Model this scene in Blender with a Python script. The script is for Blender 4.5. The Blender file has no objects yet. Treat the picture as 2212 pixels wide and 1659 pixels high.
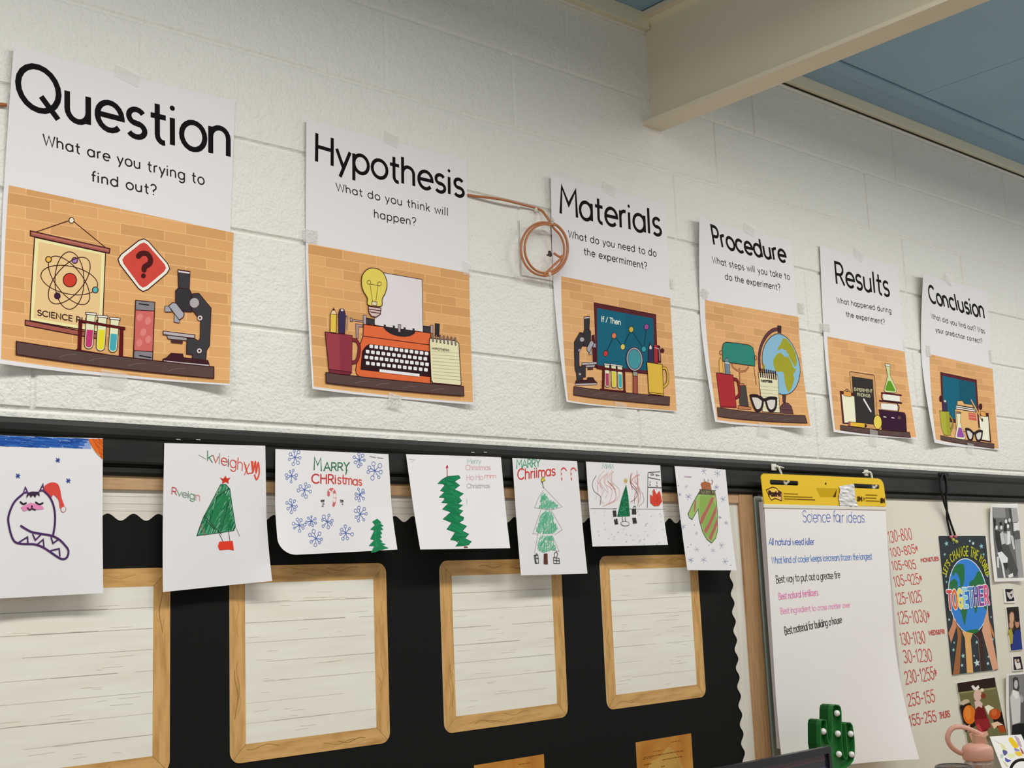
import bpy, bmesh, math, random
from mathutils import Vector, Matrix
from mathutils.geometry import tessellate_polygon

random.seed(7)
S = bpy.context.scene
COL = S.collection

# ---------------------------------------------------------------- camera, world, lights, exposure
W, H = 2212, 1659
FPX = 2673.405
CAM = Vector((-1.23551, -2.24684, 1.67588))
RX = Vector((0.75061909, -0.65946168, -0.04100337))     # image right
RY = Vector((0.07704373, 0.14898965, -0.98583282))      # image down
RZ = Vector((0.65622804, 0.73682588, 0.16264186))       # view direction
cam = bpy.data.cameras.new('camera')
cam.sensor_width = 36.0
cam.sensor_fit = 'HORIZONTAL'
cam.lens = FPX / W * 36.0
cam.clip_start = 0.05
camo = bpy.data.objects.new('camera', cam)
COL.objects.link(camo)
m = Matrix((RX, -RY, -RZ)).transposed().to_4x4()
m.translation = CAM
camo.matrix_world = m
S.camera = camo

world = bpy.data.worlds.new('world')
S.world = world
world.use_nodes = True
world.node_tree.nodes['Background'].inputs[0].default_value = (1.0, 0.985, 0.955, 1)
world.node_tree.nodes['Background'].inputs[1].default_value = 0.50

def area(name, loc, sx, sy, power, col=(1.0, 0.975, 0.93)):
    l = bpy.data.lights.new(name, 'AREA')
    l.shape = 'RECTANGLE'
    l.size, l.size_y = sx, sy
    l.energy = power
    l.color = col
    o = bpy.data.objects.new(name, l)
    o.location = loc
    COL.objects.link(o)
    return o
# the classroom's ceiling fixtures: downward panels hung beside the steel beam
for lx, lw in ((-1.15, 24), (0.15, 21), (2.0, 20), (3.3, 17), (4.6, 14), (5.95, 10)):
    area('ceiling_lamp', (lx, -1.30, 3.13), 1.2, 0.25, lw)

S.view_settings.view_transform = 'Standard'
S.view_settings.look = 'None'
S.view_settings.exposure = 0.0
S.view_settings.gamma = 1.0
S.view_settings.use_curve_mapping = False

# ---------------------------------------------------------------- helpers
def lin(c):
    c /= 255.0
    return c / 12.92 if c <= 0.04045 else ((c + 0.055) / 1.055) ** 2.4
K = 1.16
def alb(hexs, k=K):
    return tuple(min(0.9, lin(int(hexs[i:i + 2], 16)) * k) for i in (0, 2, 4)) + (1,)
MATS = {}
def mat(name, hexs, rough=0.6, spec=0.3, metal=0.0, k=K, bump=None, vary=None):
    if name in MATS:
        return MATS[name]
    mt = bpy.data.materials.new(name)
    mt.use_nodes = True
    nt = mt.node_tree
    b = nt.nodes['Principled BSDF']
    b.inputs['Base Color'].default_value = alb(hexs, k)
    b.inputs['Roughness'].default_value = rough
    b.inputs['Specular IOR Level'].default_value = spec
    b.inputs['Metallic'].default_value = metal
    if bump or vary:
        tc = nt.nodes.new('ShaderNodeTexCoord')
    if bump:
        prev = None
        for sc, dist, st in bump:
            n = nt.nodes.new('ShaderNodeTexNoise')
            n.inputs['Scale'].default_value = sc
            n.inputs['Detail'].default_value = 3
            nt.links.new(tc.outputs['Object'], n.inputs['Vector'])
            bp = nt.nodes.new('ShaderNodeBump')
            bp.inputs['Strength'].default_value = st
            bp.inputs['Distance'].default_value = dist
            nt.links.new(n.outputs['Fac'], bp.inputs['Height'])
            if prev:
                nt.links.new(prev.outputs['Normal'], bp.inputs['Normal'])
            prev = bp
        nt.links.new(prev.outputs['Normal'], b.inputs['Normal'])
    if vary:
        sc, h2, lo, hi, stretch = vary
        mp = nt.nodes.new('ShaderNodeMapping')
        mp.inputs['Scale'].default_value = stretch
        nt.links.new(tc.outputs['Object'], mp.inputs['Vector'])
        n = nt.nodes.new('ShaderNodeTexNoise')
        n.inputs['Scale'].default_value = sc
        n.inputs['Detail'].default_value = 4
        nt.links.new(mp.outputs['Vector'], n.inputs['Vector'])
        r = nt.nodes.new('ShaderNodeMapRange')
        r.inputs['From Min'].default_value = lo
        r.inputs['From Max'].default_value = hi
        nt.links.new(n.outputs['Fac'], r.inputs['Value'])
        mx = nt.nodes.new('ShaderNodeMix')
        mx.data_type = 'RGBA'
        mx.inputs['A'].default_value = alb(hexs, k)
        mx.inputs['B'].default_value = alb(h2, k)
        nt.links.new(r.outputs['Result'], mx.inputs['Factor'])
        nt.links.new(mx.outputs['Result'], b.inputs['Base Color'])
    MATS[name] = mt
    return mt
def ink(hexs):
    return mat('ink_' + hexs, hexs, rough=0.7, spec=0.08)

def px(u, v, Y=0.0):
    """the point of the plane y = Y that the photograph shows at pixel (u, v)"""
    d = RX * ((u - W / 2) / FPX) + RY * ((v - H / 2) / FPX) + RZ
    return CAM + d * ((Y - CAM.y) / d.y)
def pxz(u, v, z):
    d = RX * ((u - W / 2) / FPX) + RY * ((v - H / 2) / FPX) + RZ
    return CAM + d * ((z - CAM.z) / d.z)

def tag(o, label=None, cat=None, group=None, kind=None):
    if label: o['label'] = label
    if cat: o['category'] = cat
    if group: o['group'] = group
    if kind: o['kind'] = kind
    return o
def thing(name, label, cat, loc=(0, 0, 0), group=None):
    o = bpy.data.objects.new(name, None)
    o.empty_display_size = 0.05
    COL.objects.link(o)
    o.location = loc
    return tag(o, label, cat, group)
def root_loc(p):
    l = Vector((0, 0, 0))
    while p:
        l += p.location
        p = p.parent
    return l
def meshobj(name, verts, faces, mats, parent=None, mi=None, smooth=False, uv=None):
    off = root_loc(parent)
    me = bpy.data.meshes.new(name)
    me.from_pydata([tuple(Vector(v) - off) for v in verts], [], faces)
    for mt in (mats if isinstance(mats, (list, tuple)) else [mats]):
        me.materials.append(mt)
    if mi:
        me.polygons.foreach_set('material_index', mi)
    if smooth:
        me.polygons.foreach_set('use_smooth', [True] * len(me.polygons))
    if uv:
        lay = me.uv_layers.new(name='uv')
        for lp in me.loops:
            lay.data[lp.index].uv = uv[lp.vertex_index]
    me.update()
    o = bpy.data.objects.new(name, me)
    COL.objects.link(o)
    if parent:
        o.parent = parent
    return o
def bevel(o, w, seg=2, ang=40):
    md = o.modifiers.new('bevel', 'BEVEL')
    md.width = w
    md.segments = seg
    md.limit_method = 'ANGLE'
    md.angle_limit = math.radians(ang)
    return o

class MB:
    """collects plain solids into one mesh"""
    def __init__(s):
        s.v, s.f, s.mi = [], [], []
    def add(s, v, f, mi=0):
        n = len(s.v)
        s.v += [tuple(a) for a in v]
        s.f += [tuple(i + n for i in q) for q in f]
        s.mi += [mi] * len(f)
        return s
    def box(s, x0, x1, y0, y1, z0, z1, mi=0):
        v = [(x, y, z) for x in (x0, x1) for y in (y0, y1) for z in (z0, z1)]
        f = [(0, 1, 3, 2), (4, 6, 7, 5), (0, 4, 5, 1), (2, 3, 7, 6), (0, 2, 6, 4), (1, 5, 7, 3)]
        return s.add(v, f, mi)
    def lathe(s, c, prof, n=32, mi=0):
        """prof: (radius, z) from bottom to top"""
        v, f = [], []
        for r, z in prof:
            for i in range(n):
                a = 2 * math.pi * i / n
                v.append((c[0] + r * math.cos(a), c[1] + r * math.sin(a), c[2] + z))
        for j in range(len(prof) - 1):
            for i in range(n):
                a, b = j * n + i, j * n + (i + 1) % n
                f.append((a, b, b + n, a + n))
        f.append(tuple(reversed(range(n))))
        f.append(tuple(range((len(prof) - 1) * n, len(prof) * n)))
        return s.add(v, f, mi)
    def tube(s, pts, r, n=8, mi=0, closed=False, flat=1.0):
        pts = [Vector(p) for p in pts]
        N = len(pts)
        v, f = [], []
        up = None
        for i, p in enumerate(pts):
            a = pts[i - 1] if (i or closed) else p
            b = pts[(i + 1) % N] if (i < N - 1 or closed) else p
            t = (b - a).normalized()
            if up is None:
                up = Vector((0, -1, 0)) if abs(t.y) < 0.9 else Vector((0, 0, 1))
            up = (up - t * up.dot(t))
            up = up.normalized() if up.length > 1e-6 else Vector((0, 0, 1))
            sd = t.cross(up)
            for k in range(n):
                an = 2 * math.pi * k / n
                v.append(p + up * (r * math.cos(an)) + sd * (r * flat * math.sin(an)))
        for i in range(N if closed else N - 1):
            for k in range(n):
                a, b = i * n + k, i * n + (k + 1) % n
                c, d = ((i + 1) % N) * n + (k + 1) % n, ((i + 1) % N) * n + k
                f.append((a, b, c, d))
        if not closed:
            f.append(tuple(reversed(range(n))))
            f.append(tuple(range((N - 1) * n, N * n)))
        return s.add(v, f, mi)
    def sphere(s, c, r, mi=0, n=16, sq=(1, 1, 1)):
        prof = [(max(1e-4, math.sin(math.pi * j / 10)), -math.cos(math.pi * j / 10)) for j in range(11)]
        v, f = [], []
        for q, z in prof:
            for i in range(n):
                a = 2 * math.pi * i / n
                v.append((c[0] + r * sq[0] * q * math.cos(a), c[1] + r * sq[1] * q * math.sin(a), c[2] + r * sq[2] * z))
        for j in range(10):
            for i in range(n):
                a, b = j * n + i, j * n + (i + 1) % n
                f.append((a, b, b + n, a + n))
        return s.add(v, f, mi)
    def prism(s, pts, y0, y1, mi=0):
        """outline pts (x, z) counter-clockwise seen from the room, extruded from y0 (front) to y1 (back)"""
        if area2(pts) < 0:
            pts = pts[::-1]
        n = len(pts)
        v = [(x, y0, z) for x, z in pts] + [(x, y1, z) for x, z in pts]
        f = [(i, i + n, (i + 1) % n + n, (i + 1) % n) for i in range(n)]
        tris = tessellate_polygon([[Vector((x, z, 0)) for x, z in pts]])
        for t in tris:
            a = [pts[i] for i in t]
            if area2(a) < 0:
                t = t[::-1]
            f.append(tuple(t))
            f.append(tuple(i + n for i in reversed(t)))
        return s.add(v, f, mi)
    def build(s, name, mats, parent=None, smooth=False):
        return meshobj(name, s.v, s.f, mats, parent, s.mi, smooth)

def area2(p):
    return sum(p[i][0] * p[(i + 1) % len(p)][1] - p[(i + 1) % len(p)][0] * p[i][1] for i in range(len(p))) / 2
def nums(t):
    a = [float(q) for q in t.split()] if isinstance(t, str) else t
    return list(zip(a[0::2], a[1::2])) if a and not isinstance(a[0], tuple) else a
def spline(p, closed=False, n=6):
    out = []
    N = len(p)
    for i in range(N if closed else N - 1):
        g = lambda j: p[j % N] if closed else p[max(0, min(N - 1, j))]
        a, b, c, d = g(i - 1), g(i), g(i + 1), g(i + 2)
        for k in range(n):
            t = k / n
            out.append(tuple(0.5 * (2 * b[q] + (c[q] - a[q]) * t + (2 * a[q] - 5 * b[q] + 4 * c[q] - d[q]) * t * t
                                    + (3 * b[q] - a[q] - 3 * c[q] + d[q]) * t ** 3) for q in range(len(b))))
    if not closed:
        out.append(tuple(p[-1]))
    return out

# ---------------------------------------------------------------- sheets of paper and what is printed on them
class Flat:
    """a flat upright surface at distance d in front of the wall"""
    curved = False
    def __init__(s, d):
        s.d0 = d
    def d(s, x, z):
        return s.d0
    def hit(s, u, v):
        p = px(u, v, -s.d0)
        for _ in range(4 if s.curved else 0):
            p = px(u, v, -s.d(p.x, p.z))
        return (p.x, p.z)

class Sheet(Flat):
    """a sheet of paper: four corners, standing off by d0, each corner curling away by its own lift"""
    curved = True
    def __init__(s, quad, d0, tl=0, tr=0, bl=0, br=0, bot=0, swing=0):
        s.d0 = d0
        s.l = (tl, tr, bl, br)
        s.bot, s.swing = bot, swing
        base = []
        for q, l in zip(quad, (tl, tr, br + bot + swing, bl + bot + swing)):
            p = px(q[0], q[1], -(d0 + l))
            base.append((p.x, p.z))
        s.TL, s.TR, s.BR, s.BL = base
    def uv(s, x, z):
        u = v = 0.5
        for _ in range(4):
            zt = s.TL[1] + (s.TR[1] - s.TL[1]) * u
            zb = s.BL[1] + (s.BR[1] - s.BL[1]) * u
            v = (z - zb) / (zt - zb)
            xl = s.BL[0] + (s.TL[0] - s.BL[0]) * v
            xr = s.BR[0] + (s.TR[0] - s.BR[0]) * v
            u = (x - xl) / (xr - xl)
        return u, v
    def xz(s, u, v):
        f = lambda i: (s.BL[i] * (1 - u) + s.BR[i] * u) * (1 - v) + (s.TL[i] * (1 - u) + s.TR[i] * u) * v
        return f(0), f(1)
    def duv(s, u, v):
        w = lambda t: max(0.0, min(1.3, (0.46 - t) / 0.46)) ** 2
        k = lambda t: max(0.0, min(1.3, (0.5 - t) / 0.5)) ** 1.5
        tl, tr, bl, br = s.l
        d = s.d0 + tl * w(u) * k(1 - v) + tr * w(1 - u) * k(1 - v) + bl * w(u) * k(v) + br * w(1 - u) * k(v)
        d += s.bot * max(0.0, min(1.2, 1 - v / 0.35)) ** 2 + s.swing * max(0, min(1.1, 1 - v))
        return d
    def d(s, x, z):
        return s.duv(*s.uv(x, z))
    def paper(s, name, mt, parent, nu=30, nv=40, th=0.0004, outline=None):
        v, f, uvs = [], [], []
        for j in range(nv + 1):
            for i in range(nu + 1):
                u, w = i / nu, j / nv
                if outline:
                    u, w = outline(u, w)
                x, z = s.xz(u, w)
                v.append((x, -s.duv(u, w), z))
        n = len(v)
        v += [(x, y + th, z) for x, y, z in v]
        for j in range(nv):
            for i in range(nu):
                a = j * (nu + 1) + i
                q = (a, a + 1, a + nu + 2, a + nu + 1)
                f.append(q)
                f.append(tuple(b + n for b in reversed(q)))
        k = len(f)
        rim = [i for i in range(nu)] + [j * (nu + 1) + nu for j in range(nv)] + [nv * (nu + 1) + i for i in range(nu, 0, -1)] + [j * (nu + 1) for j in range(nv, 0, -1)]
        b = len(v)
        v += [v[i] for i in rim] + [v[i + n] for i in rim]
        m_ = len(rim)
        for i in range(m_):
            c = (i + 1) % m_
            f.append((b + i, b + i + m_, b + c + m_, b + c))
        o = meshobj(name, v, f, mt, parent)
        o.data.polygons.foreach_set('use_smooth', [True] * k + [False] * m_)
        return o

class Ink:
    """shapes printed or drawn on a surface, each in its own colour; points are read off in crop coordinates"""
    STEP = 0.00002
    lock = False
    sub = 0
    def __init__(s, surf, ox=0, oy=0, sc=1.0, base=0.00012):
        s.surf, s.o, s.sc = surf, (ox, oy), sc
        s.vv, s.ff, s.mi, s.uv = [], [], [], []
        s.mats = []
        s.e0 = base
        s.hmax = 0.011
    def P(s, q):
        return s.surf.hit(s.o[0] + q[0] / s.sc, s.o[1] + q[1] / s.sc)
    def m(s, mt):
        if isinstance(mt, str):
            mt = ink(mt)
        if mt not in s.mats:
            s.mats.append(mt)
        return s.mats.index(mt)
    def tris(s, pts, mt, tri=None):
        """pts in (x, z); fills the polygon"""
        if tri is None:
            if abs(area2(pts)) < 1e-9:
                return
            tri = tessellate_polygon([[Vector((x, z, 0)) for x, z in pts]])
        T = [[pts[i] for i in t] for t in tri]
        if s.surf.curved:
            for _ in range(7):
                out, ch = [], False
                for a, b, c in T:
                    e = [math.dist(a, b) > s.hmax, math.dist(b, c) > s.hmax, math.dist(c, a) > s.hmax]
                    ab, bc, ca = [tuple((i + j) / 2 for i, j in zip(p, q)) for p, q in ((a, b), (b, c), (c, a))]
                    if not any(e):
                        out.append((a, b, c)); continue
                    ch = True
                    if all(e):
                        out += [(a, ab, ca), (ab, b, bc), (ca, bc, c), (ab, bc, ca)]
                    else:
                        # rotate so that a split edge comes first
                        while not (e[0] and not e[2]):
                            a, b, c = b, c, a
                            e = e[1:] + e[:1]
                            ab, bc, ca = bc, ca, ab
                        if e[1]:
                            out += [(a, ab, c), (ab, bc, c), (ab, b, bc)]
                        else:
                            out += [(a, ab, c), (ab, b, c)]
                T = out
                if not ch:
                    break
        k = s.m(mt)
        e = s.e0
        if s.lock:                       # many strokes of one pen: stacked by a few thousandths of a millimetre
            s.sub = (s.sub + 1) % 8
            e += s.sub * 6e-6
        for t in T:
            if area2(t) < 0:
                t = t[::-1]
            n = len(s.vv)
            for x, z, *o in t:
                s.vv.append((x, -(s.surf.d(x, z) + e + (o[0] if o else 0)), z))
                s.uv.append((x, z))
            s.ff.append((n, n + 1, n + 2))
            s.mi.append(k)
        if not s.lock:
            s.e0 += s.STEP
    def ribbon(s, pts, w, mt, closed=False, cap=True):
        """pts in (x, z), w in metres"""
        q = [pts[0]]
        for p in pts[1:]:
            if math.dist(p, q[-1]) > 1e-5:
                q.append(p)
        if not closed and len(q) > 3 and math.dist(q[0], q[-1]) < w * .4:
            closed = True
            q[-1] = q[0]
        if closed and math.dist(q[0], q[-1]) < 1e-5:
            q.pop()
        N = len(q)
        h = w / 2
        if N < 2:
            return s.disc(q[0], h, mt)
        L, R = [], []
        for i, p in enumerate(q):
            a = q[i - 1] if (i or closed) else None
            b = q[(i + 1) % N] if (i < N - 1 or closed) else None
            def nrm(u, v):
                d = math.dist(u, v)
                return (-(v[1] - u[1]) / d, (v[0] - u[0]) / d)
            if a is None: n = nrm(p, b)
            elif b is None: n = nrm(a, p)
            else:
                n1, n2 = nrm(a, p), nrm(p, b)
                mx, mz = n1[0] + n2[0], n1[1] + n2[1]
                ln = math.hypot(mx, mz)
                if ln < 0.3: n = n1
                else:
                    c = max(0.55, (mx * n1[0] + mz * n1[1]) / ln)
                    n = (mx / ln / c, mz / ln / c)
            L.append((p[0] + n[0] * h, p[1] + n[1] * h))
            R.append((p[0] - n[0] * h, p[1] - n[1] * h))
        R3 = 2.5e-6                        # a pen line that crosses itself lies on top of itself
        P, T = [(p[0], p[1], i * R3) for i, p in enumerate(L)] + [(p[0], p[1], i * R3) for i, p in enumerate(R)], []
        for i in range(N if closed else N - 1):
            j = (i + 1) % N
            T += [(i, N + i, j), (j, N + i, N + j)]
        if cap and not closed:
            for i, sg in ((0, 1), (N - 1, -1)):
                ctr = q[i]
                a0 = math.atan2(L[i][1] - ctr[1], L[i][0] - ctr[0])
                k0 = len(P)
                P.append((ctr[0], ctr[1], i * R3))
                for k in range(5):
                    an = a0 + sg * math.pi * k / 4
                    P.append((ctr[0] + h * math.cos(an), ctr[1] + h * math.sin(an), i * R3))
                T += [(k0, k0 + k, k0 + k + 1) for k in range(1, 5)]
        s.tris(P, mt, T)
    def disc(s, c, r, mt):
        s.tris([(c[0] + r * math.cos(a * math.pi / 6), c[1] + r * math.sin(a * math.pi / 6)) for a in range(12)], mt)
    # --- in crop coordinates
    def f(s, mt, pts, out=None, w=1.6, sm=False):
        p = nums(pts)
        if sm: p = spline(p, True)
        q = [s.P(a) for a in p]
        s.tris(q, mt)
        if out: s.ribbon(q, w / 1000, out, True)
    def s(s_, mt, w, pts, sm=False, cl=False):
        p = nums(pts)
        if sm: p = spline(p, cl)
        s_.ribbon([s_.P(a) for a in p], w / 1000, mt, cl)
    def e(s, cx, cy, rx, ry, rot=0, mt=None, out=None, w=1.6, n=32):
        c, d = math.cos(math.radians(rot)), math.sin(math.radians(rot))
        q = []
        for i in range(n):
            a = 2 * math.pi * i / n
            x, y = rx * math.cos(a), ry * math.sin(a)
            q.append(s.P((cx + x * c - y * d, cy + x * d + y * c)))
        if mt: s.tris(q, mt)
        if out: s.ribbon(q, w / 1000, out, True)
    def t(s, text, mt, A, B, hA, hB, w, sp=0.0, sag=0.0, jig=0.0, cap=True):
        """stroke lettering from baseline point A to B; hA and hB lead from the baseline to the capitals' top"""
        a, b = s.P(A), s.P(B)
        ua, ub = s.P((A[0] + hA[0], A[1] + hA[1])), s.P((B[0] + hB[0], B[1] + hB[1]))
        ha = (ua[0] - a[0], ua[1] - a[1])
        hb = (ub[0] - b[0], ub[1] - b[1])
        strokes, wid = layout(text, sp)
        cols = mt if isinstance(mt, list) else None
        for ci, st in strokes:
            jy = random.uniform(-jig, jig)
            q = []
            for gx, gy in st:
                t = gx / wid
                gy += jy
                q.append((a[0] + (b[0] - a[0]) * t + (ha[0] * (1 - t) + hb[0] * t) * gy,
                          a[1] + (b[1] - a[1]) * t + (ha[1] * (1 - t) + hb[1] * t) * gy + sag * 4 * t * (1 - t)))
            s.lock = True
            s.ribbon(q, w / 1000, cols[ci % len(cols)] if cols else mt, cap=cap)
        s.lock = False
        s.e0 += 6e-5
    def build(s, name, parent):
        return meshobj(name, s.vv, s.ff, s.mats, parent, s.mi, uv=s.uv)

# a plain round stroke alphabet: baseline 0, x-height .66, capitals 1
def arc(cx, cy, rx, ry, a0, a1):
    n = max(4, int(abs(a1 - a0) / 18))
    return [(cx + rx * math.cos(math.radians(a0 + (a1 - a0) * i / n)), cy + ry * math.sin(math.radians(a0 + (a1 - a0) * i / n))) for i in range(n + 1)]
def seg(*a):
    return list(zip(a[0::2], a[1::2]))
_n = arc(.30, .42, .24, .24, 180, 0)
GL = {
 'a': (.74, [arc(.34, .33, .30, .33, 0, 360), seg(.64, .66, .64, 0)]),
 'b': (.74, [arc(.38, .33, .30, .33, 0, 360), seg(.08, 1, .08, 0)]),
 'c': (.66, [arc(.36, .33, .31, .33, 45, 315)]),
 'd': (.76, [arc(.34, .33, .30, .33, 0, 360), seg(.64, 1, .64, 0)]),
 'e': (.70, [seg(.06, .34, .65, .34) + arc(.35, .33, .30, .33, 3, 318)]),
 'f': (.40, [arc(.36, .82, .18, .18, 80, 180) + seg(.18, 0), seg(.03, .62, .38, .62)]),
 'g': (.76, [arc(.34, .33, .30, .33, 0, 360), seg(.64, .66, .64, -.05) + arc(.36, -.05, .28, .25, 0, -150)]),
 'h': (.66, [seg(.06, 1, .06, 0), _n + seg(.54, 0)]),
 'i': (.22, [seg(.08, .66, .08, 0), seg(.08, .90, .08, .9001)]),
 'k': (.58, [seg(.06, 1, .06, 0), seg(.50, .66, .08, .26), seg(.22, .40, .54, 0)]),
 'l': (.22, [seg(.08, 1, .08, 0)]),
 'm': (.96, [seg(.06, .66, .06, 0), arc(.27, .45, .21, .21, 180, 0) + seg(.48, 0), arc(.69, .45, .21, .21, 180, 0) + seg(.90, 0)]),
 'n': (.66, [seg(.06, .66, .06, 0), _n + seg(.54, 0)]),
 'o': (.72, [arc(.36, .33, .31, .33, 0, 360)]),
 'p': (.74, [arc(.38, .33, .30, .33, 0, 360), seg(.08, .66, .08, -.32)]),
 'r': (.42, [seg(.08, .66, .08, 0), arc(.30, .42, .22, .24, 180, 70)]),
 's': (.54, [arc(.26, .49, .19, .17, 30, 270) + arc(.26, .165, .21, .165, 90, -150)]),
 't': (.46, [seg(.20, .92, .20, .18) + arc(.36, .18, .16, .18, 180, 285), seg(.03, .62, .42, .62)]),
 'u': (.68, [seg(.06, .66, .06, .26) + arc(.31, .26, .25, .26, 180, 360), seg(.56, .66, .56, 0)]),
 'v': (.58, [seg(.02, .66, .29, 0, .56, .66)]),
 'w': (.86, [seg(.02, .66, .22, 0, .43, .62, .64, 0, .84, .66)]),
 'x': (.56, [seg(.03, .66, .53, 0), seg(.53, .66, .03, 0)]),
 'y': (.60, [seg(.03, .66, .31, .02), seg(.58, .66, .17, -.32)]),
 'z': (.56, [seg(.04, .64, .50, .64, .04, .02, .52, .02)]),
 'A': (.84, [seg(.03, 0, .41, 1, .80, 0), seg(.16, .34, .67, .34)]),
 'B': (.70, [seg(.08, 0, .08, 1) + arc(.36, .76, .24, .24, 90, -90) + seg(.08, .52) + arc(.36, .26, .28, .26, 90, -90) + seg(.08, 0)]),
 'C': (.90, [arc(.50, .5, .46, .5, 48, 312)]),
 'D': (.84, [seg(.08, 0, .08, 1) + arc(.36, .5, .42, .5, 90, -90) + seg(.08, 0)]),
 'E': (.64, [seg(.58, 1, .08, 1, .08, 0, .58, 0), seg(.08, .52, .52, .52)]),
 'F': (.60, [seg(.58, 1, .08, 1, .08, 0), seg(.08, .52, .50, .52)]),
 'G': (.94, [arc(.50, .5, .46, .5, 48, 355) + seg(.56, .46)]),
 'H': (.80, [seg(.08, 1, .08, 0), seg(.70, 1, .70, 0), seg(.08, .54, .70, .54)]),
 'I': (.24, [seg(.10, 1, .10, 0)]),
 'L': (.56, [seg(.08, 1, .08, 0, .52, 0)]),
 'M': (.96, [seg(.06, 0, .11, 1, .47, .40, .83, 1, .89, 0)]),
 'N': (.82, [seg(.08, 0, .08, 1, .72, 0, .72, 1)]),
 'O': (1.0, [arc(.50, .5, .46, .5, 0, 360)]),
 'P': (.66, [seg(.08, 0, .08, 1) + arc(.34, .73, .26, .27, 90, -90) + seg(.08, .46)]),
 'Q': (1.06, [arc(.50, .5, .47, .5, 0, 360), seg(.56, .34, .96, -.08)]),
 'R': (.72, [seg(.08, 0, .08, 1) + arc(.34, .73, .27, .27, 90, -90) + seg(.08, .46), seg(.36, .46, .66, 0)]),
 'S': (.66, [arc(.33, .745, .25, .25, 30, 270) + arc(.33, .25, .28, .25, 90, -150)]),
 'T': (.64, [seg(.02, 1, .62, 1), seg(.32, 1, .32, 0)]),
 'U': (.78, [seg(.08, 1, .08, .30) + arc(.39, .30, .31, .30, 180, 360) + seg(.70, 1)]),
 'V': (.76, [seg(.03, 1, .38, 0, .73, 1)]),
 'W': (1.06, [seg(.02, 1, .27, 0, .53, .92, .79, 0, 1.04, 1)]),
 'X': (.72, [seg(.04, 1, .68, 0), seg(.68, 1, .04, 0)]),
 'Y': (.70, [seg(.03, 1, .35, .48, .67, 1), seg(.35, .48, .35, 0)]),
 'K': (.70, [seg(.08, 1, .08, 0), seg(.62, 1, .10, .42), seg(.26, .58, .66, 0)]),
 '0': (.66, [arc(.32, .5, .26, .5, 0, 360)]),
 '1': (.36, [seg(.04, .80, .20, 1, .20, 0)]),
 '2': (.62, [arc(.30, .72, .25, .28, 160, -35) + seg(.05, 0, .57, 0)]),
 '3': (.60, [arc(.27, .75, .23, .25, 150, -80) + arc(.27, .26, .27, .26, 80, -150)]),
 '4': (.62, [seg(.46, 0, .46, 1, .04, .28, .60, .28)]),
 '5': (.62, [seg(.54, 1, .14, 1, .09, .56) + arc(.28, .32, .27, .32, 115, -150)]),
 '8': (.62, [arc(.30, .76, .22, .24, -90, 270) + arc(.30, .26, .27, .26, 90, -270)]),
 '9': (.62, [arc(.30, .70, .25, .30, 0, 360), seg(.55, .70, .46, 0)]),
 '?': (.56, [arc(.27, .74, .24, .26, 165, -60) + seg(.27, .40, .27, .26), seg(.27, .02, .27, .0201)]),
 ':': (.24, [seg(.10, .55, .10, .5501), seg(.10, .08, .10, .0801)]),
 "'": (.18, [seg(.09, 1, .07, .78)]),
 '-': (.46, [seg(.06, .48, .38, .48)]),
 '/': (.50, [seg(.04, 0, .42, 1)]),
 '&': (.70, [seg(.62, 0, .18, .72) + arc(.32, .82, .15, .17, 200, -20) + seg(.10, .34) + arc(.28, .22, .2, .22, 160, 360)]),
 '*': (.46, [seg(.20, .86, .20, .30), seg(.02, .70, .38, .46), seg(.38, .70, .02, .46)]),
 '.': (.20, [seg(.08, .02, .08, .0201)]),
 ' ': (.36, []),
}
def layout(text, sp=0.0):
    x, out = 0.0, []
    for i, ch in enumerate(text):
        adv, sts = GL[ch]
        for st in sts:
            out.append((i, [(x + gx, gy) for gx, gy in st]))
        x += adv + sp
    return out, max(x - sp - 0.06, 0.2)

# ---------------------------------------------------------------- the room
Z0, BW, BH = 2.032, 0.4064, 0.2032          # a bed joint, block length, course height
M_WALL = mat('painted_block', 'dddcd4', rough=0.42, spec=0.35, bump=[(38, 0.006, 0.6), (140, 0.0032, 0.9)])
def block_wall():
    v, f = [], []
    rnd = random.Random(3)
    for c in range(-10, 7):
        z0, z1 = Z0 + c * BH, Z0 + (c + 1) * BH
        g0, g1 = (.0062 if c < 4 else .0030), (.0062 if c < 3 else .0030)
        zs = [(z0, g0), (z0 + .0030, g0 * .8), (z0 + .0070, 0), (z1 - .0060, 0), (z1 - .0032, g1 * .8), (z1, g1)]
        off = 0 if c % 2 == 0 else BW / 2
        xs = []
        for n in range(-8, 15):
            xj = n * BW + off
            dep = rnd.choice([.0004, .0010, .0018, .0030, .0042])
            if xj < -3.0 or xj > 5.4:
                continue
            xs += [(xj - .006, 0), (xj - .0022, dep), (xj + .0022, dep), (xj + .006, 0)]
        xs = [(-3.2, 0)] + xs + [(5.6, 0)]
        b = len(v)
        nx = len(xs)
        for z, dz in zs:
            for x, dx in xs:
                v.append((x, max(dz, dx), z))
        for j in range(len(zs) - 1):
            for i in range(nx - 1):
                a = b + j * nx + i
                f.append((a, a + 1, a + nx + 1, a + nx))
    o = meshobj('wall_back', v, f, M_WALL)
    return tag(o, kind='structure')
block_wall()

M_FLOOR = mat('floor_tile', 'a0978a', rough=0.35, vary=(3, '90877a', .35, .65, (1, 1, 1)))
tag(MB().box(-3.2, 5.6, -6.5, 0.02, -0.05, 0).build('floor', M_FLOOR), kind='structure')

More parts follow.
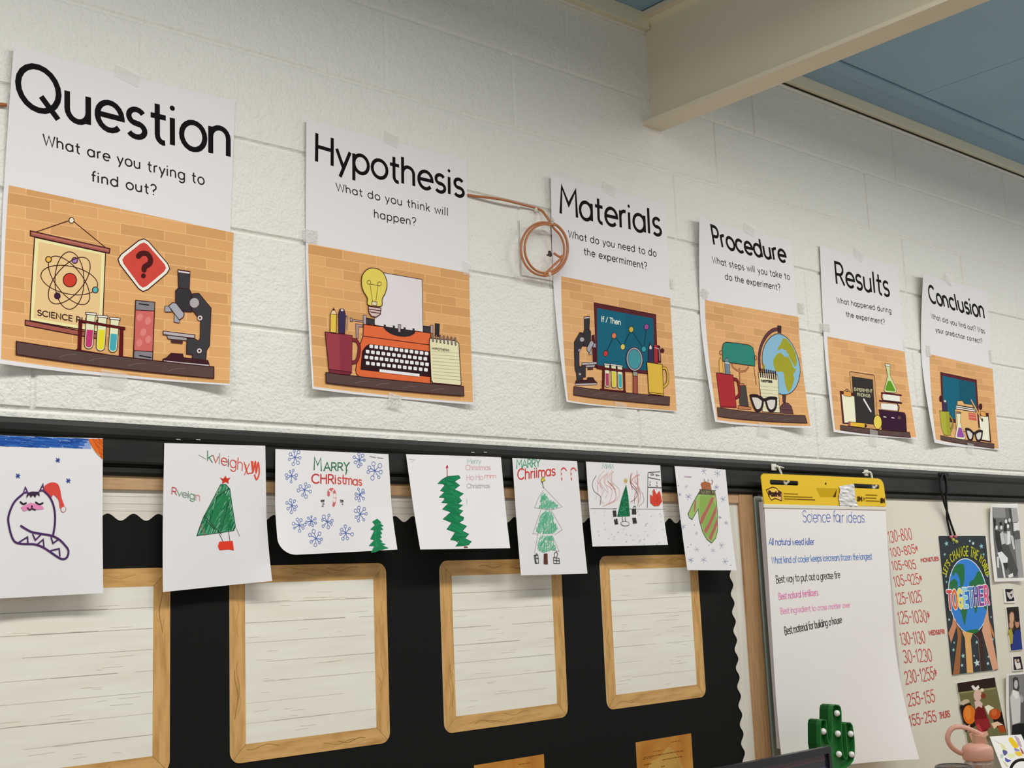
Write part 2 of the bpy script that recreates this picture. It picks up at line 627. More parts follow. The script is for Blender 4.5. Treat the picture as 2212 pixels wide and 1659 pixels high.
M_CEIL = mat('ceiling_blue', '8fadc2', rough=0.8, bump=[(220, 0.001, 0.3)], vary=(2.0, '88a6bc', .3, .7, (1, 1, 1)))
M_CEILJ = mat('ceiling_joint', '3c5566', rough=0.9)
cb = MB()
cb.box(-3.2, 5.6, -0.112, 0.02, 3.304, 3.33)                 # strip against the wall
cb.box(-3.2, 5.6, -0.166, -0.113, 3.297, 3.33)               # raised edge strip
for x0, x1 in ((-3.2, -1.10), (-1.097, 0.119), (0.122, 1.338), (1.341, 2.557), (2.560, 3.776), (3.779, 5.6)):
    for y0, y1 in ((-0.780, -0.173), (-1.392, -0.783), (-2.004, -1.395), (-3.2, -2.007), (-6.5, -3.203)):
        cb.box(x0, x1, y0, y1, 3.302, 3.33)
cb.box(-3.2, 5.6, -6.5, 0.02, 3.33, 3.36, 1)
tag(cb.build('ceiling', [M_CEIL, M_CEILJ]), kind='structure')

M_CREAM = mat('cream_trim', 'd8d4be', rough=0.5, bump=[(60, 0.001, 0.3)])
t1 = MB()
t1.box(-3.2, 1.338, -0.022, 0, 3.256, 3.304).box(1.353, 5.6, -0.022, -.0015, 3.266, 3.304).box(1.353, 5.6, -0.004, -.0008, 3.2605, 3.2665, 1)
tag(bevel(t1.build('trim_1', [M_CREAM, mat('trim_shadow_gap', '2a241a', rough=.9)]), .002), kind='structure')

# steel beam running out from the wall: web, bottom flange, top flange
M_STEEL = mat('painted_steel', 'd8cdb6', rough=0.5, bump=[(25, 0.0015, 0.25)])
bm_ = MB()
bm_.box(1.343, 1.349, -6.0, 0.0, 2.974, 3.290)
bm_.box(1.306, 1.386, -6.0, 0.0, 2.962, 2.974)
bm_.box(1.306, 1.386, -6.0, 0.0, 3.284, 3.300)
bm_.add([(1.349, -6, 2.984), (1.359, -6, 2.974), (1.349, 0, 2.984), (1.359, 0, 2.974), (1.343, -6, 2.984), (1.333, -6, 2.974), (1.343, 0, 2.984), (1.333, 0, 2.974),
         (1.343, -6, 3.270), (1.329, -6, 3.284), (1.343, 0, 3.270), (1.329, 0, 3.284)], [(0, 2, 3, 1), (4, 5, 7, 6), (8, 10, 11, 9)])
tag(bm_.build('trim_2', M_STEEL), kind='structure')['label'] = 'cream painted steel beam running out from the wall under the ceiling'

# black wooden rail over the boards
M_RAIL = mat('black_rail', '1f201e', rough=0.45, spec=0.25, bump=[(18, 0.001, 0.3)], vary=(5, '2c2d2a', .45, .8, (1, 8, 8)))
prof = [(0, 2.013), (-.030, 2.013), (-.036, 2.009), (-.038, 2.002), (-.038, 1.990), (-.034, 1.985), (-.031, 1.983), (-.030, 1.980), (-.030, 1.941), (-.028, 1.937), (-.017, 1.935), (-.016, 1.933), (-.021, 1.930), (-.024, 1.926), (-.024, 1.921), (-.018, 1.915), (0, 1.915)]
v = [(x, y, z) for x in (-3.2, 5.6) for y, z in prof]
n = len(prof)
f = [(i, (i + 1) % n, (i + 1) % n + n, i + n) for i in range(n)] + [tuple(range(n - 1, -1, -1)), tuple(range(n, 2 * n))]
tag(meshobj('trim_3', v, f, M_RAIL), kind='structure')['label'] = 'black painted wooden rail along the top of the boards'

# ---------------------------------------------------------------- bulletin board: black paper, scalloped border, wooden edge
M_BLACK = mat('black_paper', '171816', rough=0.8, spec=0.15, k=1.0)
M_SHIP = mat('shiplap_white', 'dcd7cb', rough=0.6, vary=(6, 'd2cbbf', .35, .7, (1, 1, 14)))
M_SHIPV = mat('shiplap_white_upright', 'dcd7cb', rough=0.6, vary=(6, 'd0cabd', .35, .7, (14, 1, 1)))
M_TAN = mat('tan_wood', 'c09f78', rough=0.55, vary=(5, 'a98460', .3, .75, (3, 1, 30)))
M_TANV = mat('tan_wood_upright', 'b8936a', rough=0.55, vary=(5, '9d7750', .3, .75, (30, 1, 2)))
bb = thing('bulletin_board', 'black paper bulletin board with white scalloped border and tan wood edge', 'bulletin board', (0, 0, 0.85))
MB().box(-2.4, 1.60, -.006, -.0008, .85, 1.917).build('backing_paper', M_BLACK, bb)
bevel(MB().box(-2.4, 1.603, -.014, -.006, 1.889, 1.9155).build('wood_edge', M_TAN, bb), .001)
bevel(MB().box(1.603, 1.667, -.016, -.0008, .85, 1.916).build('wood_edge', M_TANV, bb), .0015)
P0, AMP = 0.0508, 0.0066
sc = []
xs = -2.4
while xs < 1.603:
    sc.append((xs, 1.838 + AMP * math.cos(2 * math.pi * (xs + 0.215) / P0)))
    xs += P0 / 16
MB().prism([(1.603, 1.889), (-2.4, 1.889)] + sc + [(1.603, sc[-1][1])], -.0075, -.006).build('scalloped_border', M_SHIP, bb)
sv, zz = [], 0.85
while zz < 1.880:
    sv.append((1.553 + AMP * math.cos(2 * math.pi * (zz - 1.05) / P0), zz))
    zz += P0 / 16
MB().prism([(1.603, .85), (1.603, 1.882), (sv[-1][0], 1.882)] + sv[::-1], -.0085, -.0076).build('scalloped_border', M_SHIPV, bb)
gl = Ink(Flat(.0075))
for z in (1.877, 1.863, 1.8495):
    gl.ribbon([(-2.4, z), (1.54, z)], .0009, 'a9a498', cap=False)
gl.build('border_lines', bb)

# ---------------------------------------------------------------- whiteboard with its red timetable
M_WB = mat('whiteboard', 'dbd8cb', rough=0.28, spec=0.4, vary=(1.3, 'd2cdbd', .3, .8, (1, 1, .5)))
M_METAL = mat('board_metal', '98a094', rough=0.45, metal=0.35)
M_DARK = mat('dark_gap', '17150f', rough=0.8)
wb = thing('whiteboard', 'wide white dry erase board with a column of red handwritten times', 'whiteboard', (2.0, 0, 0.9))
MB().box(1.70, 4.6, -.012, -.0008, .9, 1.916).build('panel', M_WB, wb)
bevel(MB().box(1.678, 1.714, -.0134, -.0008, .9, 1.914).build('frame', M_METAL, wb), .006, 3)
MB().box(1.668, 1.679, -.004, -.0008, .9, 1.915).build('gap_strip', M_DARK, wb)
R_ = 'c2504e'
nb = Ink(Flat(.012), 1880, 1120, 3.455)
for t, A, B, h in (('130-800', (140, 182), (314, 152), 84), ('100-805*', (155, 285), (362, 255), 62), ('105-905', (168, 386), (344, 372), 64), ('105-925*', (181, 508), (392, 484), 76),
                   ('125-1025', (198, 640), (388, 622), 82), ('125-1030*', (212, 786), (450, 770), 88), ('130-1130', (230, 942), (414, 930), 88), ('30-1230', (252, 1078), (464, 1066), 92),
                   ('230-1255*', (262, 1234), (502, 1196), 92), ('255-155', (282, 1398), (486, 1368), 88), ('155-255', (298, 1548), (496, 1512), 78)):
    nb.t(t, R_, A, B, (-14, -h), (-16, -h), 3.6, sp=.06, jig=.04)
nb.t('MON&TUES', R_, (378, 326), (510, 312), (-4, -26), (-4, -26), 3, sp=.05)
nb.t('WEDS&FRI', R_, (436, 870), (554, 858), (-4, -30), (-4, -30), 3, sp=.05)
nb.t('THURS', R_, (518, 1496), (594, 1478), (-6, -46), (-6, -46), 3.4)
nb.build('handwriting', wb)

# ---------------------------------------------------------------- the six method posters
M_PAPER = mat('poster_paper', 'dcd9da', rough=0.5, spec=0.25)
def brick_mat():
    mt = bpy.data.materials.new('printed_brick')
    mt.use_nodes = True
    nt = mt.node_tree
    b = nt.nodes['Principled BSDF']
    b.inputs['Roughness'].default_value = 0.5
    b.inputs['Specular IOR Level'].default_value = 0.25
    uv = nt.nodes.new('ShaderNodeUVMap')
    br = nt.nodes.new('ShaderNodeTexBrick')
    br.inputs['Scale'].default_value = 1.0
    br.inputs['Brick Width'].default_value = 0.092
    br.inputs['Row Height'].default_value = 0.0228
    br.inputs['Mortar Size'].default_value = 0.0009
    br.inputs['Mortar Smooth'].default_value = 0.3
    br.inputs['Bias'].default_value = -0.25
    br.inputs['Color1'].default_value = alb('d8a368')
    br.inputs['Color2'].default_value = alb('c08c52')
    br.inputs['Mortar'].default_value = alb('e4b57c')
    nt.links.new(uv.outputs['UV'], br.inputs['Vector'])
    nt.links.new(br.outputs['Color'], b.inputs['Base Color'])
    return mt
M_BRICK = brick_mat()
def tape_mat(name, alpha, rough, bumpy):
    mt = bpy.data.materials.new(name)
    mt.use_nodes = True
    nt = mt.node_tree
    b = nt.nodes['Principled BSDF']
    b.inputs['Base Color'].default_value = (.86, .85, .80, 1)
    b.inputs['Roughness'].default_value = rough
    b.inputs['Alpha'].default_value = alpha
    if bumpy:
        tc = nt.nodes.new('ShaderNodeTexCoord')
        n = nt.nodes.new('ShaderNodeTexVoronoi')
        n.inputs['Scale'].default_value = 160
        bp = nt.nodes.new('ShaderNodeBump')
        bp.inputs['Strength'].default_value = 1.0
        bp.inputs['Distance'].default_value = 0.003
        nt.links.new(tc.outputs['Object'], n.inputs['Vector'])
        nt.links.new(n.outputs['Distance'], bp.inputs['Height'])
        nt.links.new(bp.outputs['Normal'], b.inputs['Normal'])
    return mt
M_TAPE = tape_mat('clear_tape', 0.34, 0.25, False)
M_TAPEW = tape_mat('crinkled_tape', 0.55, 0.15, True)
K_ = '3a1418'
def tape(parent, u, v, w, h, d, crinkle=False, rot=0.0):
    c = px(u, v, -d)
    cr, sr = math.cos(rot), math.sin(rot)
    vs, fs = [], []
    for j in range(4):
        for i in range(4):
            a, b = (i / 3 - .5) * w, (j / 3 - .5) * h
            vs.append((c.x + a * cr - b * sr, -d - (0.0006 * ((i + j) % 2) if crinkle else 0), c.z + a * sr + b * cr))
    for j in range(3):
        for i in range(3):
            a = j * 4 + i
            fs.append((a, a + 1, a + 5, a + 4))
    return meshobj('tape', vs, fs, M_TAPEW if crinkle else M_TAPE, parent)

def poster(word, label, quad, lifts, pic, title, subs, tapes):
    s = Sheet(quad, .003, *lifts)
    c = s.xz(.5, 0)
    root = thing('poster', label, 'poster', (c[0], -.003, c[1]), 'science method posters')
    s.paper('paper', M_PAPER, root, 44, 56)
    o, sc, A, B, hA, hB, w, sag = title
    k = Ink(s, o[0], o[1], sc)
    k.t(word, '120f10', A, B, hA, hB, w, sag=sag, sp=.05, cap=False)
    k.build('title_lettering', root)
    k = Ink(s, o[0], o[1], sc)
    for t, A, B, hA, hB, w in subs:
        k.t(t, '262324', A, B, hA, hB, w, sp=.13, cap=False)
    k.build('lettering', root)
    pk = Ink(s, base=.00012)
    pk.f(M_BRICK, [tuple(p) for p in pic])
    # texture coordinates measured from the picture's own corner
    x0, z0 = s.hit(*pic[3])
    pk.uv = [(a - x0, b - z0) for a, b in pk.uv]
    for t in tapes:
        tape(root, *t)
    return s, root, pk
def at(pk, ox, oy, sc):
    pk.o, pk.sc = (ox, oy), sc
    pk.e0 = .00028
    return pk

def tube_art(k, xt, yt, xb, yb, hw, yl, col):
    k.f('ddddb8', [(xt - hw, yt)] + [(xb + hw * math.cos(math.radians(180 - a)), yb - hw + hw * math.sin(math.radians(a))) for a in range(0, 181, 20)] + [(xt + hw, yt + 8)], K_, 1.3)
    t = (yl - yt) / (yb - yt)
    xl, h2 = xt + (xb - xt) * t, hw - 9
    k.f(col, [(xl - h2, yl)] + [(xb + h2 * math.cos(math.radians(180 - a)), yb - hw + (hw - 12) * math.sin(math.radians(a))) for a in range(0, 181, 20)] + [(xl + h2, yl + 5)])
    k.f('e8e2dc', [(xt - hw - 8, yt - 14), (xt + hw + 8, yt - 6), (xt + hw + 8, yt + 12), (xt - hw - 8, yt + 4)], K_, 1.3)
def scope(k, T, m='3c3a3e'):
    """the little microscope; T maps the first poster's coordinates"""
    g = lambda *p: [T(x, y) for x, y in zip(p[0::2], p[1::2])]
    k.f(m, g(1515, 525, 1618, 540, 1612, 690, 1520, 680), K_)
    k.f('d7d0d2', g(1515, 530, 1618, 545, 1616, 562, 1516, 548), K_, 1)
    k.f(m, g(1655, 728, 1695, 728, 1798, 852, 1785, 1170, 1758, 1215, 1752, 1300, 1635, 1290, 1640, 1250, 1588, 1245, 1590, 1112, 1655, 1110, 1690, 1135, 1705, 1110, 1708, 960, 1655, 890, 1620, 860, 1625, 740), K_)
    k.f('343236', g(1520, 680, 1612, 690, 1636, 740, 1632, 885, 1545, 880, 1495, 810, 1495, 705), K_)
    c = T(1655, 808); r = abs(T(1697, 808)[0] - c[0])
    k.e(c[0], c[1], r, r * 1.05, 0, 'a8a2a5', K_, 1)
    for x, y in ((1703, 937), (1697, 1217)):
        c = T(x, y); r = abs(T(x + 23, y)[0] - c[0])
        k.e(c[0], c[1], r, r, 0, 'cfc6c6', K_, 1)
        k.e(c[0], c[1], r * .4, r * .4, 0, K_)
    k.f('9c9ca6', g(1403, 835, 1440, 838, 1462, 885, 1405, 885), K_, 1)
    k.f('9c9ca6', g(1485, 905, 1530, 955, 1528, 980, 1482, 972), K_, 1)
    k.f('a3a3ac', g(1435, 835, 1470, 805, 1500, 812, 1568, 900, 1560, 930, 1525, 955), K_)
    k.f('4a2a30', g(1455, 1115, 1555, 1132, 1555, 1158, 1455, 1148))
    k.f('9b9a9c', g(1420, 1085, 1590, 1105, 1590, 1130, 1430, 1115), K_, 1)
    k.f('b3adb1', g(1388, 1048, 1660, 1082, 1655, 1110, 1388, 1078), K_)
    k.f('3c1e24', g(1455, 1238, 1555, 1245, 1560, 1275, 1770, 1300, 1780, 1335, 1385, 1305, 1385, 1290, 1420, 1275), K_)
    k.f('bdb4b6', g(1390, 1297, 1780, 1335, 1780, 1355, 1390, 1316), K_, 1)
def shelf(k, pts):
    k.f('584440', pts, K_, 2)
    p = nums(pts)
    for t in (.25, .4, .6, .8):
        a = (p[0][0] + (p[1][0] - p[0][0]) * t, p[0][1] + (p[1][1] - p[0][1]) * t)
        h = p[3][1] - p[0][1]
        k.s('74605a', 1.2, [(a[0] - h * .5, a[1] + h * .72), (a[0], a[1] + h * .55), (a[0] + h * .8, a[1] + h * .2 + h * .3)])
def glasses(k, L, Rr, w):
    for p in (L, Rr):
        k.f('d2cdc4', p, None, sm=True)
        k.s('2c1c20', w, p, True, True)

# 1 question
s, r, k = poster('Question', 'science poster reading Question with atom scroll, red question sign and microscope', [(30, 97), (508, 218), (497, 832), (-1, 785)], (.014, .002, .026, .022),
  [(19, 400), (505, 503), (496, 829), (2, 776)],
  ((0, 80), 3.95, (140, 566), (1966, 1022), (6, -372), (0, -345), 11.4, -.006),
  [('What are you trying to', (368, 917), (1740, 1262), (-2, -92), (0, -90), 3.0), ('find out?', (778, 1230), (1330, 1350), (0, -88), (0, -86), 3.0)],
  [(277, 163, .052, .028, .005, False, -.25), (246, 820, .052, .032, .006, False, -.1)])
at(k, 0, 450, 3.95)
k.s(K_, 1.8, '300 205 590 105'); k.s(K_, 1.8, '625 110 900 335'); k.e(610, 103, 22, 24, 0, 'e2dcc6', K_)
k.f('e6dca4', '295 248 900 380 872 1062 255 958', K_, 2)
k.f('e0bf8a', '330 285 866 396 842 1028 286 935')
k.f('a05a4e', '258 192 937 345 932 384 258 235', K_, 2); k.s('b8746a', 2, '275 212 925 358')
k.f('9c564a', '215 955 830 1072 825 1112 215 998', K_, 2)
for a in ((592, 617, 124, 245, 0), (590, 613, 246, 118, 12), (588, 615, 248, 112, 52), (590, 617, 240, 118, -50)):
    k.e(*a, None, K_, 1.7, 48)
k.e(595, 613, 57, 58, 0, 'c83e2e', K_)
for x, y, c in ((413, 437, 'e2b24a'), (637, 445, 'a078bc'), (812, 697, '56b4b8'), (488, 748, '3c2240')):
    k.e(x, y, 24, 25, 0, c, K_, 1.8)
k.t('SCIENCE RULES', '3a1c1c', (318, 912), (850, 1002), (0, -46), (0, -46), 2, sp=.1)
def rounded(p, r):
    q = []
    for i, b in enumerate(p):
        a, c = p[i - 1], p[(i + 1) % len(p)]
        for o_ in (a, c):
            d = math.dist(o_, b)
            q.append((b[0] + (o_[0] - b[0]) * r / d, b[1] + (o_[1] - b[1]) * r / d))
        m1, m2 = q[-2], q[-1]
        q[-1:] = [(.25 * m1[0] + .5 * b[0] + .25 * m2[0], .25 * m1[1] + .5 * b[1] + .25 * m2[1]), m2]
    return q
k.f('f0e2d6', rounded([(1228, 240), (1468, 518), (1216, 732), (985, 432)], 60), K_, 2)
k.f('c8483e', rounded([(1228, 276), (1432, 512), (1215, 694), (1026, 438)], 45))
k.s('4a1818', 11, '1178 412 1205 388 1250 388 1280 425 1276 470 1235 500 1226 528', True); k.e(1222, 577, 21, 22, 0, '4a1818')
k.f('5e1418', '672 950 700 958 690 1222 660 1216', K_, 1); k.f('5e1418', '1022 1028 1050 1032 1046 1268 1014 1262', K_, 1)
k.f('5e1418', '650 1203 1056 1270 1050 1284 648 1220', K_, 1)
for a in ((775, 902, 755, 1200, 37, 1035, 'b83a6c'), (873, 926, 856, 1218, 37, 1035, 'dcd030'), (978, 944, 960, 1230, 37, 1070, '46a4b0')):
    tube_art(k, *a)
k.f('5e1418', '672 950 1065 1016 1065 1038 672 968', K_, 1)
k.f('c86660', '1155 787 1318 803 1298 1300 1135 1285', K_, 2)
k.f('827e84', '1155 787 1318 803 1315 878 1152 868', K_); k.f('827e84', '1142 1215 1302 1225 1298 1300 1137 1285', K_)
k.s('1c1214', 2.4, '1185 815 1265 827'); k.s('1c1214', 2.4, '1188 1258 1285 1275')
for x, y in ((1190, 930), (1260, 960), (1220, 1060), (1185, 1150), (1262, 1120)):
    k.e(x, y, 26, 34, 20, 'd68078')
scope(k, lambda x, y: (x, y))
shelf(k, '137 1137 1820 1355 1820 1452 135 1248')
k.build('illustration', r)

# 2 hypothesis
s, r, k = poster('Hypothesis', 'science poster reading Hypothesis with orange typewriter, light bulb and mug', [(662, 257), (1008, 345), (1024, 874), (675, 840)], (.008, 0, .020, .012),
  [(666, 526), (1013.6, 590), (1022, 869), (678, 835)],
  ((640, 240), 5.53, (218, 596), (2000, 1028), (4, -338), (-4, -305), 8.6, -.002),
  [('What do you think will', (478, 948), (1812, 1253), (-8, -94), (0, -98), 2.5), ('happen?', (928, 1270), (1425, 1370), (-2, -98), (0, -94), 2.5)],
  [(846, 300, .040, .032, .005, False, -.2), (671, 510, .038, .030, .005, True, 0), (1010, 580, .03, .034, .005, False, 0), (853, 867, .036, .034, .006, True, -.15)])
at(k, 640, 540, 4.6095)
k.f('dad4d5', '815 218 1252 294 1262 822 775 748', K_, 1.6)
k.f('3a383c', '665 672 775 690 780 742 665 738', K_); k.f('3a383c', '1262 755 1340 764 1335 828 1262 815', K_); k.f('2e2c30', '1382 733 1425 738 1420 862 1380 855', K_)
k.f('b49698', '535 675 556 680 556 716 535 712', K_, 1.2); k.f('b49698', '555 690 665 705 665 721 555 706', K_, 1.2); k.f('a89aa0', '665 648 695 650 695 746 665 742', K_, 1.2)
k.f('a88a8a', '590 735 660 745 660 770 620 765 615 882 595 880', K_, 1.2); k.f('a89aa0', '1335 748 1362 752 1360 832 1335 828', K_, 1.2)
k.f('da693c', '668 740 1338 828 1335 1336 625 1262 598 1235 590 1200 612 1010 640 920 662 860', K_, 2); k.s(K_, 1.8, '668 858 1320 945')
k.f('2c292e', '862 765 1185 805 1172 835 1130 856 1075 864 1010 858 940 836 890 802', K_, 1)
for x, y in ((880, 760), (970, 770), (1077, 787), (1166, 798)):
    k.f('2c292e', [(x - 10, y - 18), (x + 10, y - 15), (x + 10, y + 18), (x - 10, y + 16)])
k.f('a89aa0', '1013 740 1041 743 1035 820 1011 817', K_, 1.2)
k.f('2e181e', '725 940 1340 1014 1335 1262 640 1190 656 1010 690 962', K_)
for (xa, ya), (xb, yb), n in (((745, 960), (1295, 1032), 12), ((708, 1013), (1282, 1085), 12), ((695, 1068), (1298, 1140), 13), ((708, 1128), (1286, 1194), 12)):
    for i in range(n):
        x, y = xa + (xb - xa) * i / (n - 1), ya + (yb - ya) * i / (n - 1)
        k.f('ece6e4', rounded([(x - 18, y - 19), (x + 18, y - 15), (x + 17, y + 19), (x - 19, y + 15)], 7))
k.f('ece6e4', '825 1187 1222 1235 1222 1263 822 1216')
k.s(K_, 8.5, '548 896 595 905 622 960 614 1055 590 1110 548 1122', True); k.s('7c2a36', 6, '548 896 595 905 622 960 614 1055 590 1110 548 1122', True)
k.f('dcbc4c', '335 640 352 605 382 608 398 645 392 828 332 820', K_); k.f('e8c89e', '335 640 368 575 398 645', K_, 1); k.f('4a1820', '354 604 368 572 383 606')
k.f('38304e', '415 640 430 590 470 592 486 650 478 836 418 830', K_); k.f('d8ccd0', '436 588 466 590 466 614 437 612', K_, 1.2); k.s('8c7c8c', 2.6, '488 648 508 662 500 796')
k.f('963e48', '283 818 552 855 545 1226 320 1190', K_, 2); k.f('8a3440', '425 838 552 855 545 1224 430 1208'); k.f('762c36', '320 1190 536 1216 530 1247 325 1229', K_)
k.f('dcc95c', '745 182 815 195 870 245 897 330 884 420 850 490 838 562 710 550 702 480 662 410 643 330 655 250 695 200', K_, 2, True)
k.s('6a5a2a', 1.4, '730 350 755 522'); k.s('6a5a2a', 1.4, '806 360 785 526'); k.s('6a5a2a', 1.6, '725 340 830 360'); k.e(718, 325, 18, 20, 0, None, '6a5a2a', 1.5); k.e(822, 340, 18, 20, 0, None, '6a5a2a', 1.5)
k.f('d8d0b0', '748 515 798 520 795 556 745 550', K_, 1.4)
k.f('d0b4b0', '712 562 838 582 830 642 790 670 745 662 715 622', K_, 2); k.s(K_, 2, '710 590 836 608'); k.s(K_, 2, '712 616 834 634')
k.f('e0dab4', '1325 880 1580 905 1612 932 1636 1340 1625 1350 1355 1325 1338 1300 1320 920', K_, 2)
for i in range(9):
    k.s('8e8c78', .8, [(1340 + i * 2, 1010 + i * 33), (1614 + i * 2, 1028 + i * 34)])
k.t('HYPOTHESIS', '4a463c', (1345, 992), (1515, 1012), (0, -20), (0, -20), 1.2, sp=.1)
for i in range(7):
    x, y = 1350 + i * 37.5, 858 + i * 6
    k.s(K_, 4.6, [(x, y - 14), (x + 4, y + 52)]); k.s('8c8286', 2.2, [(x, y - 12), (x + 4, y + 50)])
shelf(k, '288 1222 1658 1360 1662 1455 290 1325')
k.build('illustration', r)

# 3 materials
s, r, k = poster('Materials', 'science poster reading Materials with teal chart board, magnifying glass and yellow mug', [(1190, 377), (1438, 440), (1462, 889), (1224, 868)], (.012, 0, .026, .004),
  [(1212.5, 596.5), (1447.6, 644), (1461.5, 887.5), (1227, 865)],
  ((1100, 360), 5.53, (600, 556), (1815, 826), (2, -325), (-14, -300), 9.6, -.001),
  [('What do you need to do', (706, 845), (1757, 1076), (0, -86), (-4, -86), 2.7), ('the expermiment?', (892, 1050), (1645, 1228), (-4, -86), (-6, -84), 2.7)],
  [(1317, 408, .05, .034, .005, False, -.2), (1453, 612, .02, .03, .005, True, 0), (1341, 884, .045, .036, .006, False, -.1)])
at(k, 1180, 600, 5.53)
k.f('58242a', '570 298 1308 440 1332 1165 600 1078', K_, 2)
k.f('4a1c22', '540 690 575 680 600 1078 560 1070', K_, 1); k.f('4a1c22', '1322 805 1360 812 1372 1020 1328 1015'); k.e(1385, 872, 24, 30, 0, '4a1c22')
k.f('176078', '605 362 1278 485 1292 1118 612 1042'); k.f('155a70', '940 424 1278 485 1292 1118 946 1082')
k.t('If / Then', 'dde2d6', (655, 522), (888, 562), (2, -62), (-2, -62), 2.6, sp=.03)
k.s('10242e', 2.2, '708 905 808 692 912 828 1013 618 1163 855 1195 588')
for x, y, c in ((708, 905, 'c43c36'), (808, 692, 'dc7850'), (912, 826, 'dcbe64'), (1013, 618, 'c8a83c'), (1163, 853, '3c9aa0'), (1195, 588, '96488a')):
    k.e(x, y, 27, 36, 0, c, '10242e', 1.6)
scope(k, lambda x, y: (598 - (x - 1390) * .655, 452 + (y - 525) * 1.02 + (1798 - x) * .08 - 14), '36343a')
k.f('5a161a', '668 1085 692 1092 686 1335 663 1330', K_, 1); k.f('5a161a', '915 1120 936 1124 942 1362 920 1358', K_, 1); k.f('5a161a', '640 1325 946 1354 946 1368 638 1340', K_, 1)
for a in ((720, 1036, 726, 1308, 28, 1140, 'b04066'), (798, 1044, 806, 1316, 28, 1120, 'd6c838'), (872, 1056, 880, 1326, 28, 1150, '4aa6a8')):
    tube_art(k, *a)
k.f('5a161a', '600 1058 930 1106 928 1130 600 1088', K_, 1)
k.e(1048, 975, 97, 142, -4, 'a8a0a6', K_, 2, 40); k.e(1048, 975, 78, 120, -4, '449098', K_, 1.4, 40)
k.f('93938c', '1030 1118 1086 1128 1080 1182 1030 1172', K_); k.f('9c5248', '1032 1172 1085 1182 1088 1392 1032 1380', K_)
k.f('38304e', '1215 845 1238 775 1262 852 1262 1018 1217 1008', K_); k.f('e6d6c6', '1226 830 1239 800 1254 834 1250 856 1228 852')
k.f('a42c36', '1278 812 1288 792 1312 800 1326 842 1332 1026 1280 1014', K_); k.s('c8b0b4', 2, '1290 835 1340 850 1348 990')
k.s(K_, 9, '1385 1080 1425 1090 1446 1165 1440 1255 1395 1305', True); k.s('d2ac48', 6, '1385 1080 1425 1090 1446 1165 1440 1255 1395 1305', True)
k.f('d8b244', '1196 1010 1380 1036 1396 1412 1222 1386', K_, 2); k.s(K_, 1.6, '1216 1368 1394 1390')
shelf(k, '325 1300 1468 1425 1465 1525 322 1400')
k.build('illustration', r)

# 4 procedure
s, r, k = poster('Procedure', 'science poster reading Procedure with globe, green lamp and red mug', [(1511, 468), (1712, 520), (1753, 924), (1545, 911)], (.022, .004, .028, .028),
  [(1522.7, 648), (1725, 684.6), (1750.5, 920.5), (1549, 907)],
  ((1480, 460), 6.9125, (420, 468), (1510, 738), (-46, -284), (-36, -266), 9.4, -.001),
  [('What steps will you take to', (412, 745), (1562, 1000), (-14, -100), (-10, -100), 2.7), ('do the experiment?', (600, 992), (1420, 1158), (-10, -98), (-10, -94), 2.7)],
  [(1621, 496, .055, .034, .006, False, -.2), (1521, 634, .036, .030, .006, True, -.4), (1732, 665, .03, .036, .005, True, 0), (1652, 928, .055, .038, .007, False, -.1)])
at(k, 1500, 650, 5.927)
k.s(K_, 12, '1078 362 1000 378 918 452 853 580 828 720 836 885', True); k.s('5e3a3e', 8.5, '1078 362 1000 378 918 452 853 580 828 720 836 885', True)
k.f('3a2428', '1060 315 1112 320 1110 418 1066 406', K_, 1)
k.f('54383c', '1125 1200 1172 1205 1166 1302 1130 1296', K_, 1); k.f('5e3e42', '1100 1350 1140 1305 1200 1308 1240 1348 1256 1400 1266 1450 1088 1436 1094 1390', K_); k.s(K_, 1.4, '1096 1388 1254 1402')
k.f('86b4cc', '1085 422 1180 470 1270 590 1335 760 1352 900 1328 1040 1265 1150 1180 1198 1090 1190 1000 1120 920 1000 880 850 866 720 890 590 950 490 1010 440', K_, 2.4, True)
k.f('9c9a2c', '1130 475 1180 490 1260 590 1300 690 1312 790 1290 850 1258 800 1215 722 1150 690 1182 640 1120 612 1060 640 1075 590 1110 540')
k.f('9c9a2c', '1060 680 1110 670 1150 715 1210 730 1268 858 1300 872 1265 950 1276 1000 1240 1120 1200 1160 1165 1080 1150 990 1130 910 1050 905 1015 830 1010 760', sm=True)
k.f('9c9a2c', '870 780 905 840 900 882 876 870'); k.f('86b4cc', '1085 620 1130 612 1210 690 1200 712 1150 700 1118 665')
for p in ('480 810 500 858 575 900 650 895 690 850', '576 870 580 1040'):
    k.s(K_, 5.4, p, True); k.s('be7850', 3.4, p, True)
k.f('be7850', '552 1052 630 1060 644 1092 548 1084', K_); k.f('48423f', '560 1085 656 1085 692 1352 580 1340', K_); k.f('be7850', '560 1340 715 1360 722 1394 554 1382', K_)
k.s(K_, 1.8, '760 850 790 1078'); k.e(338, 665, 18, 28, 0, 'c88c5c', K_); k.e(780, 730, 18, 26, 0, 'c88c5c', K_)
k.f('2e8272', '400 528 560 544 700 566 748 602 770 700 773 836 420 786 362 772 352 610 368 550', K_, 2.2)
k.f('e0b05a', '312 765 332 725 352 768 370 925 318 922', K_, 1.4); k.f('708290', '385 780 396 730 426 735 446 800 456 946 392 936', K_, 1.4); k.s('c4ccd0', 3, '388 792 442 800')
k.s(K_, 11, '498 1000 545 1020 566 1100 570 1200 535 1242', True); k.s('822028', 7.5, '498 1000 545 1020 566 1100 570 1200 535 1242', True)
k.f('a62a32', '278 922 492 950 534 1362 330 1346', K_, 2); k.f('801e26', '325 1342 536 1352 536 1374 330 1364')
k.f('dcd8b6', '815 915 1035 930 1062 960 1092 1432 870 1420 845 1200', K_, 1.8)
for i in range(7):
    k.s('8e8c78', 1.1, [(838 + i * 4, 1090 + i * 44), (1066 + i * 3, 1108 + i * 44)])
